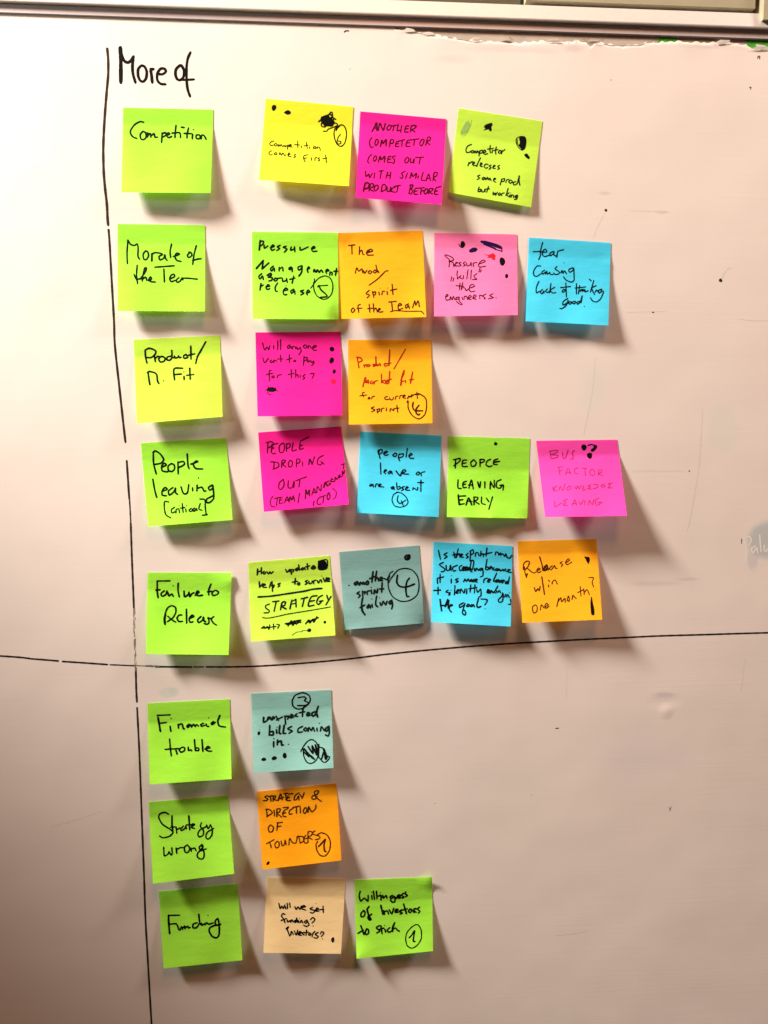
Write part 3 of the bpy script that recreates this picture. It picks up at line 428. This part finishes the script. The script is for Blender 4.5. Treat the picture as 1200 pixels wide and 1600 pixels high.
note((830,680),7.5,((58,65),(1005,52),(1122,945),(165,960)),'violet',22,24,.2,1.12,'magenta violet note in thin faint capitals, BUS FACTOR KNOWLEDGE LEAVING','purple',7,{'handwriting':'''
w9 d 147,235;222,200 232,272;213,187 302,175 302,200 238,227 312,237 302,260 233,274;365,202 375,267 402,262 432,175;507,180 480,202 490,240 487,277 458,277;
w6.5 320,377 337,466;318,376 372,370;325,417 367,412;400,467 432,390 467,462;410,442 462,437;552,380 510,397 510,447 552,450;593,386 652,390;627,390 637,472;712,395 685,430 700,467 735,467 747,427 712,395;785,472 792,410 827,410 820,437 790,447 837,476;d 900,425;d 903,470;
250,602 267,662;w7 302,595 258,632 307,652;325,647 342,600 370,647 397,570;437,600 415,625 435,642 467,620 462,597 437,600;505,592 527,627 545,592 565,627 587,582;612,590 605,642 642,636;702,580 668,592 692,607 663,627 712,631;730,577 777,580 770,612 728,627;852,575 820,592 840,612 862,597 847,570;952,560 903,570 927,592 898,617 952,616;
277,770 280,837 362,790;427,750 378,767 407,787 373,817 427,821;478,822 512,755 532,822;485,802 527,796;560,777 580,812 612,755;627,765 630,822;670,817 682,765 715,812 737,745;792,735 755,762 755,812 790,817 812,795;780,787 837,790''','vote_dot1':'e 618 142 30 37 10','vote_dot2':'p 650,225 672,207 710,212 712,255 695,276 672,270 655,248','vote_dot3':'p 735,108 770,122 766,152 730,190 700,188 700,165 725,148;w11 665,122 700,108 740,118'})
note((220,885),8,((85,75),(1135,80),(1097,1107),(65,1095)),'lime',15,17,.22,1.45,'lime green sticky note reading Failure to Release','black',20,{'handwriting':'''
205,182 205,310 216,391;w17 200,182 367,180;w20 188,296 242,290;292,305 253,340 265,372 310,352 327,307;335,322 352,367 387,345 407,377;w15 d 403,243;w20 467,210 465,300 481,381;540,307 547,377 590,352 602,320;605,332 612,377 640,340 667,328;678,362 727,322 705,310 690,347 720,367 772,359;
877,220 850,292 848,357;833,318 892,310;w18 922,300 890,332 902,362 950,352 972,322 938,298;
w25 308,600 296,660 303,724;w18 300,602 332,522 382,492 432,512 437,572 402,640 330,692;338,622 380,662 437,697;w20 512,607 477,610 453,645 475,687 522,686;570,535 573,712;608,652 662,627 640,610 605,652 615,697 652,692;752,625 710,667 725,702 770,672 782,632 790,682 812,690;845,640 852,700 832,722 790,714;w18 835,645 880,650 915,625;912,625 880,662 912,712 947,733'''})
note((380,860),8,((62,152),(1080,65),(1153,1062),(98,1140)),'pale_lime',12,14,.27,1.3,'yellow green note reading How update helps to survive STRATEGY between two ruled lines','darkgreen',15,{'handwriting':'''
w18 180,232 175,307;w16 226,215 226,292;175,272 227,252;262,260 245,280 265,294 282,270;295,267 315,292 335,267 347,290 376,262;530,237 547,272 577,240;580,237 580,267;595,237 602,302;600,242 632,240 622,267 598,270;w18 692,215 655,232 665,252 697,227;692,180 702,247;w16 742,215 720,237 745,242 762,217 777,242;w18 800,165 806,237;w16 778,207 832,190;850,217 897,202 875,190 850,222 880,232 907,215;
w18 200,390 206,462;w16 197,402 217,447 242,415;245,442 277,427 255,420 245,457 292,461;347,400 325,467;360,387 366,512;350,442 387,435 377,465;462,410 433,422 457,440 433,457;w18 652,350 645,422;w16 613,397 682,385;697,400 675,420 700,432 707,405;802,375 775,387 802,407 773,427;820,387 827,417 857,405 862,380;880,417 882,382 907,370;925,377 942,407 962,365;975,367 982,402;w12 d 980,320;w18 1000,345 1022,392 1042,340;1045,377 1082,357 1060,345 1045,382 1082,386;
w14 327,670 280,690 285,722 325,752 315,777 258,781;w16 368,641 447,632;412,640 385,762;w18 465,742 487,652 527,645 515,687 475,697 537,732;w17 607,620 583,732;657,610 661,707;w13 600,640 657,612;598,672 657,660;w17 723,606 807,585;762,602 738,702;922,565 850,582 813,692 887,684;835,637 892,625;992,560 945,587 918,642 940,677 977,642;950,637 997,628;1045,560 1062,617;1097,575 1033,682''',
'ruled_line1':'w20 185,582 340,572 560,540 760,510 870,485 985,475','ruled_line2':'w12 240,838 280,846 340,842 450,820 560,795 840,750 1000,722 1095,705',
'scribble':'w16 s 990,180 50,62 15 10;w13 940,135 1045,118 1042,225 945,235 940,135','crossed_word1':'w14 232,970 262,950 272,977 302,950 322,987 332,930;225,972 320,962 412,950;377,920 382,987;420,922 452,932 430,972','crossed_word2':'w17 525,917 592,905 622,890 722,870;560,942 602,880 622,937 642,880 662,922 692,875 722,902;545,927 702,900','crossed_word3':'w17 780,917 822,870 832,907 872,860 882,897 922,830;800,897 942,840','vote_dot1':'e 1020 897 19 18','vote_dot2':'e 825 998 28 22 -10;w6 610,1060 670,1022 735,1015 740,1002 800,1003'})
note((520,845),8,((80,140),(1078,57),(1142,1030),(150,1112)),'teal',10,9,.25,1.6,'dull teal note reading another sprint failing, beside a large circled 4','darkgreen',21,{'handwriting':'''
w18 d 203,557;w21 307,507 270,532 285,552 317,522 322,552;335,552 347,517 370,542 382,517 397,545;432,500 410,532 435,547 447,517 430,500;502,385 488,520;458,475 520,445;547,378 530,502;535,472 562,460 572,502;590,482 622,467 600,455 590,492 622,496;w18 640,470 680,485 710,440;680,485 690,455;
332,637 303,657 342,682 318,712;370,627 376,722;370,642 407,637 395,667;430,672 432,632 462,625;480,612 486,662;w15 d 480,582;w20 515,662 522,612 550,652 562,600;617,525 610,642;588,602 637,600;
w22 370,722 360,800 370,872 402,925;402,925 377,890 360,862;w18 338,837 402,800;452,795 425,827 440,842 467,807 472,842;490,792 496,832;w15 d 487,727;w20 547,690 535,792 562,826;590,772 601,812;w13 d 585,712;w18 615,802 632,755 660,802 677,755;w20 737,740 700,767 720,792 737,747;737,745 747,802 735,852''',
'circled_number':'w14 752,380 712,410 690,490 700,600 750,700 850,755 960,745 1050,680 1078,570 1060,450 990,365 900,345 810,370 720,480 698,525;w20 808,430 800,520 840,570 920,576 1022,540;957,465 925,512 912,600 925,692 952,694','vote_dot1':'w22 925,178 900,205 920,235 955,220 958,180 925,185 ;930,210 950,200'})
note((665,840),8,((98,52),(1085,105),(1065,1112),(70,1055)),'cyan',16,17,.2,1.6,'sky blue note full of writing, Is the sprint now succeeding because it is more relaxed','black',15,{'handwriting':'''
160,160 186,272;267,190 230,212 267,237 233,262;352,180 366,252;338,218 382,205;407,140 382,252;385,227 420,202 427,242;430,232 462,212 440,205 430,237 472,246;532,195 505,217 532,240 508,257;562,170 555,292;553,172 590,150 597,195 558,217;620,232 627,192 652,185;660,197 666,227;692,170 685,232;690,212 717,202 722,237;767,130 755,232;733,207 827,185;870,217 877,182 905,187 912,217;937,190 920,207 940,217 952,200;965,202 987,232 1002,202 1017,245 1050,255 1082,215;
222,310 173,337 237,390 225,422 193,426;255,347 262,407 297,402 312,345 317,412;397,345 340,372 345,417 377,410;452,345 420,372 430,412 457,400;w17 460,397 492,372 470,365 460,407 497,406;495,395 525,372 505,366 497,405 530,404;w15 562,400 530,402 550,372 582,402 602,300 572,290 555,402 582,430;610,382 611,417;625,417 637,382 662,412;702,380 670,397 690,412 712,385 717,470 683,492;767,270 750,392 782,397 782,367 750,372;795,387 832,372 810,360 800,397;857,375 835,397 862,407;892,385 870,402 895,412 907,387 912,412;925,392 937,417 967,395 972,417;1002,390 985,407 1012,422;1020,417 1057,402 1032,400 1030,427 1072,436;
145,512 150,577;182,455 180,562;148,507 227,490;320,517 320,567;w12 d 325,475;w15 407,510 373,527 407,547 378,562;475,552 492,517 510,547 532,517 547,552;572,520 555,542 580,547 582,525;595,557 602,522 617,530;620,542 647,527 630,515 615,547 647,556;725,562 732,522 772,505;770,547 812,527 790,515 775,552 802,557;887,445 850,532 857,552;w18 892,525 870,547 900,552 912,525;920,532 952,562;952,530 920,562;w15 960,552 987,537 970,530 965,567;1022,545 995,557 1005,577 1032,550;1047,490 1030,582;
w17 155,620 155,707;103,661 187,655;w15 282,655 253,677 292,692 290,722;305,682 302,718;w12 d 318,660;w15 367,600 360,717;380,682 422,657 400,650 380,692 412,692;430,692 442,642 480,692 492,640;515,640 512,702;565,590 555,682;540,640 642,622;617,590 610,692;637,645 652,682 687,640;692,650 692,720 663,746;
w17 775,682 802,667 780,650 770,687 812,692;w15 812,690 822,660 842,692;902,605 870,662 850,682 882,692;880,662 902,682 922,660 937,692;962,690 952,730 910,777 920,807 960,792 972,700;987,742 1002,705;w11 d 1045,687;w15 1010,742 1027,712 1047,752;1060,772 1067,830 1033,832;
w18 180,772 200,917;w16 183,852 242,845;277,770 240,862 272,830 290,782 280,882;290,862 337,847 310,840 295,892 322,932;472,815 425,842 430,872 480,842 492,822;492,820 470,892 460,942 490,967 502,940 478,898;w15 532,830 510,857 535,862 547,835;577,835 555,857 580,862 597,837 612,867;w18 662,755 640,842 655,872 692,860;w15 690,767 767,775 760,812 738,842;w12 d 742,888'''})
note((800,835),8,((65,85),(1055,55),(1128,1065),(130,1105)),'orange',16,17,.17,1.12,'orange note reading Release w/in one month, with a heavy black exclamation stroke','brown',12,{'handwriting':'''
140,440 145,370 180,335 217,342 205,392 165,442;155,405 162,480 183,537;w17 178,530 190,490;w12 190,422 262,480 302,470;310,452 352,432 330,420 310,450 330,477 362,461;w14 345,280 375,380 386,452;w20 390,442 432,382 442,432 402,452;w14 400,400 450,440 460,430;w12 502,390 470,422 490,442 532,390 542,422 567,422;w10 627,340 600,357 632,377 613,402;670,357 717,322 700,305 670,347 690,377 747,345;
w14 280,667 295,712 322,680 340,702 352,650;372,530 406,752;w12 455,632 461,657;455,570 472,590;500,622 507,590 540,570 567,622;
w11 287,880 255,912 270,982 310,960 312,900 287,880;355,942 367,880 402,922;415,902 452,882 430,860 410,892 425,922 462,900;560,902 582,800;575,840 610,792 620,840 660,800 665,850;702,770 690,822 715,832 712,780 700,770;750,812 762,762 790,792 802,800;w10 852,650 862,772;823,727 892,690;897,680 902,752;900,732 937,690 967,752;w9 958,541 1017,540 1002,600 1022,662;d 1038,693''','vote_dot1':'p 900,273 935,280 966,285 972,325 954,370 938,345 920,310','vote_mark2':'p 988,778 1000,785 1012,860 1028,930 1030,1002 998,1008 985,960 980,860'})
note((220,1085),8,((82,112),(1110,58),(1135,1058),(112,1125)),'lime',14,15,.25,1.25,'lime green sticky note reading Financial trouble','black',20,{'handwriting':'''
w22 215,287 245,462;w17 203,262 367,255;223,362 322,350;w20 366,397 376,461;w16 d 378,300;w20 465,372 472,422;468,387 512,367 530,422 547,431;w18 602,370 575,397 590,412 622,377 632,412;640,402 657,372 680,402;680,402 697,377 722,397;782,360 750,377 760,397 802,385;815,367 827,397 852,401;w15 d 848,293;w20 907,340 880,362 895,377 932,347;w22 987,265 960,330;w18 960,330 980,392 1060,409;
360,560 370,680 381,770;w17 303,686 422,680;w20 437,690 455,747;w17 420,682 450,677 492,680;w18 512,660 480,692 502,722 545,702 547,667 512,660;592,660 597,702 625,692 637,707;w20 670,567 682,702;w18 682,702 720,700 722,672 680,667;w20 765,565 776,713;w18 800,682 862,667 835,650 810,682 840,707 886,709'''})
note((385,1070),8,((58,110),(1058,62),(1088,1040),(92,1103)),'teal_light',13,12,.22,1.5,'pale teal note reading unexpected bills coming in, with a circled 3 and crossed out scrawl','darkgreen',22,{'handwriting':'''
215,407 215,467 260,442 272,402;w20 275,432 292,402 312,442;320,432 352,412 330,400 322,440;w18 370,392 402,447;452,400 375,440;w20 480,387 490,492;485,397 532,392 512,432;w18 545,402 582,382 560,370 550,412 592,402;632,360 605,387 642,396;702,330 700,397;658,350 732,335;750,372 792,357 765,345 755,387 802,380;w22 882,332 820,352 830,392 875,362;898,268 875,342 890,402;
w22 292,510 285,627;285,627 332,625 332,582 290,592;375,562 380,607;w15 d 382,530;w22 417,510 410,602 432,610;472,505 460,602 492,607;w18 565,520 515,550 572,577 528,607;702,520 650,547 645,592 702,587;737,535 715,562 740,577 762,552 737,535;770,582 782,532 810,572 832,532 852,582;880,542 886,582;w15 d 912,482;w18 925,577 937,522 972,572;w20 1032,515 985,552 1000,582 1037,530;1032,530 1035,600 1022,640 988,625;
w22 340,712 340,777;w16 d 342,672;w22 390,692 385,752;388,722 432,702 440,752 462,750;w17 d 525,743''',
'circled_number':'w16 580,180 610,130 700,98 780,130 798,190 770,240 700,295 630,300 580,260 572,185;645,160 720,150 745,172 725,197 775,225 750,255 638,259;w20 770,240 715,285 702,330',
'scribble':'w14 680,835 700,790 760,710 820,685 880,730 905,830 880,930 820,980 760,970 720,900 710,820 700,790;w24 720,800 780,870 850,930;w16 710,830 780,900;w18 770,770 832,860 822,760 882,880 860,745 890,830 900,745;w18 905,745 900,900;w14 900,900 960,965 1000,960 1040,905 1002,880 970,800 920,780;w20 940,925 972,830 990,930 1012,895;960,800 1000,890','bullet':'e 155 605 17 26 15;w9 d 165,562','vote_dot1':'e 217 932 32 20 -8','vote_dot2':'e 347 917 36 23 -22','vote_dot3':'e 478 885 27 34'})
note((225,1235),8,((57,145),(1050,62),(1127,1043),(112,1167)),'lime',16,17,.2,1.15,'lime green sticky note reading Strategy wrong','black',18,{'handwriting':'''
307,297 260,275 200,292 185,342 230,422 320,482 362,522 320,572 240,592 194,570;w20 350,317 350,430 361,512;w17 328,462 392,455;400,457 410,537;405,492 452,467;492,445 460,482 470,502 512,472 522,442 530,482;w20 560,320 571,492;w17 528,432 612,425;590,457 632,427 605,420 595,462 632,476;717,405 705,452 742,500 737,560 690,580 673,542 702,492 782,450;782,432 802,477 832,430;827,427 852,480 847,560 802,608 773,582 792,522 872,476;
245,712 255,817 302,792 312,767 337,807 352,792 347,715;w22 402,722 410,787;w17 405,742 450,717 502,715;w18 542,680 505,712 515,772 552,772 572,722 542,680;587,720 592,762;590,732 632,722 652,757;722,675 690,712 705,742 737,702 720,680 752,792 737,852 690,852 663,812 690,762 777,731'''})
note((395,1220),8,((48,135),(1045,30),(1108,995),(122,1110)),'deep_orange',14,15,.15,1.4,'deep orange note reading STRATEGY & DIRECTION OF FOUNDERS, with a circled 1','brown',14,{'handwriting':'''
182,185 150,202 187,227 165,247 130,246;193,197 247,185;220,192 226,257;253,257 255,197 287,190 275,217 253,227 302,246;w16 315,247 347,165 367,237;w14 320,227 387,205;388,161 437,155;410,160 416,242;502,160 447,166;440,187 425,242 472,246;430,217 462,206;577,150 530,182 515,237 547,232 572,190 577,242;585,167 607,197;642,150 613,222;
857,258 792,207 770,152 780,127 822,128 802,167 740,195 745,227 780,227 802,195;
170,352 180,452;163,357 210,360 242,402 173,447;265,367 271,442;w16 300,447 300,352;w14 300,352 342,350 332,390 300,402 345,442 362,452;378,336 447,328;442,342 395,370 375,402 382,442 417,448;412,398 365,410;502,345 460,372 455,417 492,411;500,332 592,315;545,327 545,407;592,332 596,402;652,335 630,377 645,407 672,382 672,342 652,335;w16 690,392 697,320;w14 697,320 735,387 762,370 787,340 787,300;
222,550 195,582 205,637 245,632 257,582 222,550;312,520 300,622;303,527 372,518;300,577 352,565;
w13 170,787 267,735;213,772 231,837;302,755 275,792 290,837 325,822 327,770 302,755;352,750 367,812 395,792 402,740 417,802;450,802 462,720 495,772 540,772 557,690;572,690 592,777;568,692 627,700 637,750 590,779;662,680 635,722 650,777 692,770;640,725 690,715;690,762 692,640 742,640 730,682 690,702 742,732;777,625 740,662 832,692 832,722 778,737''',
'circled_number':'w14 810,670 860,650 930,680 968,760 960,860 910,935 850,935 805,880 790,800 812,755;w18 820,822 870,772 907,730 890,800 897,872 914,886','vote_dot1':'e 190 1030 15 29 38'})
note((245,1375),8,((25,145),(1010,45),(1070,1003),(85,1105)),'lime',11,12,.22,1.25,'shaded lime green sticky note reading Funding, lowest of the left column','black',20,{'handwriting':'''
w22 146,440 150,550 161,670;w17 150,443 287,440;w18 155,552 242,545;240,545 262,575 268,605 287,627 310,582 322,622;325,602 347,575 352,612;350,602 387,575 392,602 417,590;w20 502,535 455,552 455,597 500,592 532,540;w20 525,430 535,520 552,562;w18 560,542 567,567 602,540;605,562 622,535 650,552 707,535;w14 d 640,443;w20 762,480 730,512 740,562 790,562;765,487 777,540 782,640 770,702 740,722 690,702 655,642 662,600 702,575 800,550'''})
note((405,1365),8,((97,42),(1080,65),(1022,1003),(52,990)),'cream',13,13,.25,1.2,'cream coloured sticky note reading Will we get funding, investors','black',15,{'handwriting':'''
245,372 262,437 282,405 300,437 317,395;325,407 332,442;w11 d 328,380;w15 352,370 352,437;380,367 387,422;445,412 462,447 487,415 507,447 527,405;530,427 577,412 550,400 530,437 582,457;667,420 635,442 692,462 672,492 638,486;w10 d 708,372;w15 705,462 742,442 720,430 705,467 747,469;797,405 802,487;755,452 807,445;
322,510 295,500 280,532 310,572 322,615;273,587 342,560;350,577 357,607 385,587 392,607;395,607 407,577 427,607;w17 472,577 440,592 450,612 472,582;w15 467,555 482,612;490,587 496,612;w10 d 502,558;w15 515,612 527,585 547,617;597,580 565,602 585,622 602,590;602,590 622,640 590,660 553,645;640,577 667,550 697,575 660,617;w13 d 673,655;
w24 340,690 365,668;w15 350,697 382,782;395,767 402,722 430,762;440,717 462,767 482,705;w17 490,757 527,737 505,725 490,762 527,772;w15 562,730 535,747 562,767;592,705 585,772;563,742 617,730;632,740 615,762 640,770 647,745;660,787 672,747 697,720;737,735 700,757 737,787 715,807 683,800;765,752 782,725 807,745 775,787;w14 d 788,815''','vote_dot1':'e 920 828 20 35 8'})
note((545,1360),8,((72,118),(1040,82),(1052,1008),(98,1105)),'lime',10,11,.3,1.4,'lime green note reading Willingness of Investors to stick, with a curled corner','black',18,{'handwriting':'''
142,260 130,320 150,382 192,347 237,382 242,310;286,312 291,362;w14 d 285,272;w18 307,260 321,362;345,260 352,357;370,322 402,312 402,372;w13 d 395,280;w18 425,312 432,347 465,312 477,347;547,310 515,332 530,352 567,322;567,322 577,385 545,397 518,370;577,330 592,352 612,310;620,342 647,317 625,305 620,347 652,341;682,285 660,307 687,332 665,345;712,270 700,292 732,310 705,332;
192,500 155,532 155,577 190,572 202,522 178,500;w20 252,450 230,492 250,562 277,612 255,617 240,582 287,545;w20 400,437 426,552;w18 437,500 447,552;445,517 482,505 497,547;505,492 537,542 562,470;580,512 617,492 590,485 580,522 622,521;662,490 635,512 667,532 638,547;w20 685,420 702,480 721,542;w18 648,502 732,480;767,480 745,512 770,527 787,492 767,480;w20 812,527 817,482 847,482;800,505 842,522;w18 882,460 860,482 887,512 868,532;
w20 150,692 191,802;w17 113,787 182,745;w18 222,730 205,772 220,802 247,782 242,740 220,730;382,690 345,717 387,757 348,782;400,692 416,792;383,737 437,720;450,737 461,772;w14 d 450,690;w18 512,715 480,747 500,772 532,760;w22 572,655 550,712 545,762;w18 545,737 582,720 602,742 632,761''',
'circled_number':'w13 782,710 730,772 710,852 730,940 790,972 860,930 905,850 905,750 870,685 830,680 778,714;w17 755,842 790,802 822,755 810,832 807,882 829,889'})
# ------------------------------------------------------------------ build the notes
COL = {'lime': (0.38, 0.88, 0.065), 'pale_lime': (0.56, 0.88, 0.085), 'yellow': (0.84, 0.85, 0.045), 'magenta': (0.92, 0.024, 0.34), 'pink': (0.94, 0.23, 0.50), 'violet': (0.95, 0.085, 0.50),
       'orange': (0.98, 0.46, 0.020), 'deep_orange': (0.95, 0.40, 0.012), 'cyan': (0.080, 0.69, 0.97), 'teal': (0.23, 0.45, 0.44), 'teal_light': (0.28, 0.58, 0.53), 'cream': (0.92, 0.72, 0.38)}
COL = {k: tuple(min(1.2, x*1.2) for x in c) for k, c in COL.items()}          # fluorescent stock gives back more than it gets in these bands
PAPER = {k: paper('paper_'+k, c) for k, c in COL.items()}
OVER = {(7, 'vote_mark2'): ('navy', 'small navy blue oval vote mark'), (7, 'vote_mark3'): ('navy', 'long navy blue vote stroke'), (7, 'vote_mark4'): ('brightred', 'red scribbled vote mark'),
        (10, 'vote_dot4'): ('brightred', 'red vote dot'), (3, 'faint_dot'): ('grey', 'pale grey green vote dot'), (11, 'note_text'): ('brown', 'black lower lines of writing')}
CURL = {28: ((0, 1, .30, .006), (1, 0, .22, .006)), 15: ((1, 1, .55, -.004), (0.55, 1, .25, .003)), 8: ((1, .25, .16, .0007),), 13: ((1, 1, .3, .003),), 5: ((1, 1, .2, -.003),), 19: ((0, 1, .3, -.003), (1, 1, .35, -.003)),
        26: ((0, 0, .3, .001),), 6: ((0, 0, .2, .002),), 17: ((1, .1, .3, .003),)}
N = 44
for ni, (org, k, quad, pap, hl, hr, t0, pw, label, inkname, pen, parts) in enumerate(NOTES):
    Q = [np.array((org[0]+x/k, org[1]+y/k)) for x, y in quad]
    rr = random.Random(100+ni); ph = [rr.uniform(0, 6.28) for _ in range(6)]
    base_l = .00035+.0001*(ni % 3)
    def lift(s, t, hl=hl*(.76 if pw > 1.13 else .92), hr=hr*(.76 if pw > 1.13 else .92), t0=t0, pw=float(np.clip(1.75-.95*pw, .15, .8)), ph=ph, base_l=base_l, ni=ni):
        u = np.clip((t-t0)/(1-t0), 0, 1); h = (hl*(1-s)+hr*s)/1000*(pw*u+(1-pw)*u*u)
        h = h+u*(.0009*np.sin(2.3*s*3.1+ph[0]+1.4*t)+.0006*np.sin(5.1*s+3*t+ph[1]))            # loose paper
        h = h+u*.0022*(2*s-1)**2*math.sin(ph[2])                                               # bow across
        h = h+.00008*(1+np.sin(9*s+4*t+ph[3]))*np.clip(t/t0, 0, 1)                              # glued strip not quite flat
        for (cs, ct, rad, am) in CURL.get(ni, ()):
            d = np.hypot(s-cs, t-ct); h = h+am*np.clip(1-d/rad, 0, 1)**1.6
        return base_l+np.maximum(h, 0)
    def surf_st(s, t, extra=0, Q=Q, lift=lift):
        p = ((1-s)*(1-t))[:, None]*Q[0]+(s*(1-t))[:, None]*Q[1]+(s*t)[:, None]*Q[2]+((1-s)*t)[:, None]*Q[3]
        return unp(p[:, 0], p[:, 1], lift(s, t)+extra)
    def surf_px(V, extra, Q=Q, surf_st=surf_st):
        s = np.full(len(V), .5); t = np.full(len(V), .5)
        A, B, C_, D = Q[0], Q[1]-Q[0], Q[3]-Q[0], Q[0]-Q[1]+Q[2]-Q[3]
        for _ in range(8):
            r = A+np.outer(s, B)+np.outer(t, C_)+np.outer(s*t, D)-V
            js = B+np.outer(t, D); jt = C_+np.outer(s, D); det = js[:, 0]*jt[:, 1]-js[:, 1]*jt[:, 0]
            s = s-(r[:, 0]*jt[:, 1]-r[:, 1]*jt[:, 0])/det; t = t-(js[:, 0]*r[:, 1]-js[:, 1]*r[:, 0])/det
        s = np.clip(s, .002, .998); t = np.clip(t, .002, .998)
        return surf_st(s, t, extra)
    g = np.linspace(0, 1, N+1); S, T = np.meshgrid(g, g); S = S.ravel(); T = T.ravel()
    P = surf_st(S, T); c = P.mean(axis=0); c[1] = 0
    root = empty('sticky_note', tuple(c), label, 'sticky note', 'square sticky notes stuck on the whiteboard')
    fc = [(j*(N+1)+i, (j+1)*(N+1)+i, (j+1)*(N+1)+i+1, j*(N+1)+i+1) for j in range(N) for i in range(N)]
    V = [tuple(p) for p in P]
    ring = [i for i in range(N+1)]+[j*(N+1)+N for j in range(1, N+1)]+[N*(N+1)+i for i in range(N-1, -1, -1)]+[j*(N+1) for j in range(N-1, 0, -1)]
    b = len(V)
    for q in ring: V.append((P[q][0]*.9997+c[0]*.0003, P[q][1]+.00016, P[q][2]*.9997+c[2]*.0003))
    b2 = len(V)
    for q in ring: V.append(tuple(P[q]))
    for i in range(len(ring)): fc.append((b2+i, b2+(i+1) % len(ring), b+(i+1) % len(ring), b+i))
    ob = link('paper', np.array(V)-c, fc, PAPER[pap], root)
    ob.data.polygons.foreach_set('use_smooth', [i < N*N for i in range(len(fc))])
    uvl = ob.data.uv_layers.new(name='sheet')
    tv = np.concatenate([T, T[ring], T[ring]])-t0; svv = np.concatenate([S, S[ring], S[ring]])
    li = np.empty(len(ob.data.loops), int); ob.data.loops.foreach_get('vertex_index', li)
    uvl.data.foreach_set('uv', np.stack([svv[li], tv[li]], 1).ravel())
    for key, text in parts.items():
        if not text.strip(): continue
        I = Ink(ni*7+len(key)); draw(I, text, org[0], org[1], k, pen)
        mt, lb = OVER.get((ni, key), (None, None))
        if mt is None: mt = inkname if key in ('handwriting', 'underline', 'ruled_line1', 'ruled_line2') else ('brown' if pap in ('orange', 'deep_orange') and key == 'circled_number' else 'black')
        nm = {'note_text': 'handwriting', 'faint_dot': 'vote_dot'}.get(key, key.rstrip('0123456789'))
        o = link(nm, surf_px(np.array(I.v), np.array(I.e)+.00011)-c, I.f, INK[mt], root)
        if lb: o['label'] = lb
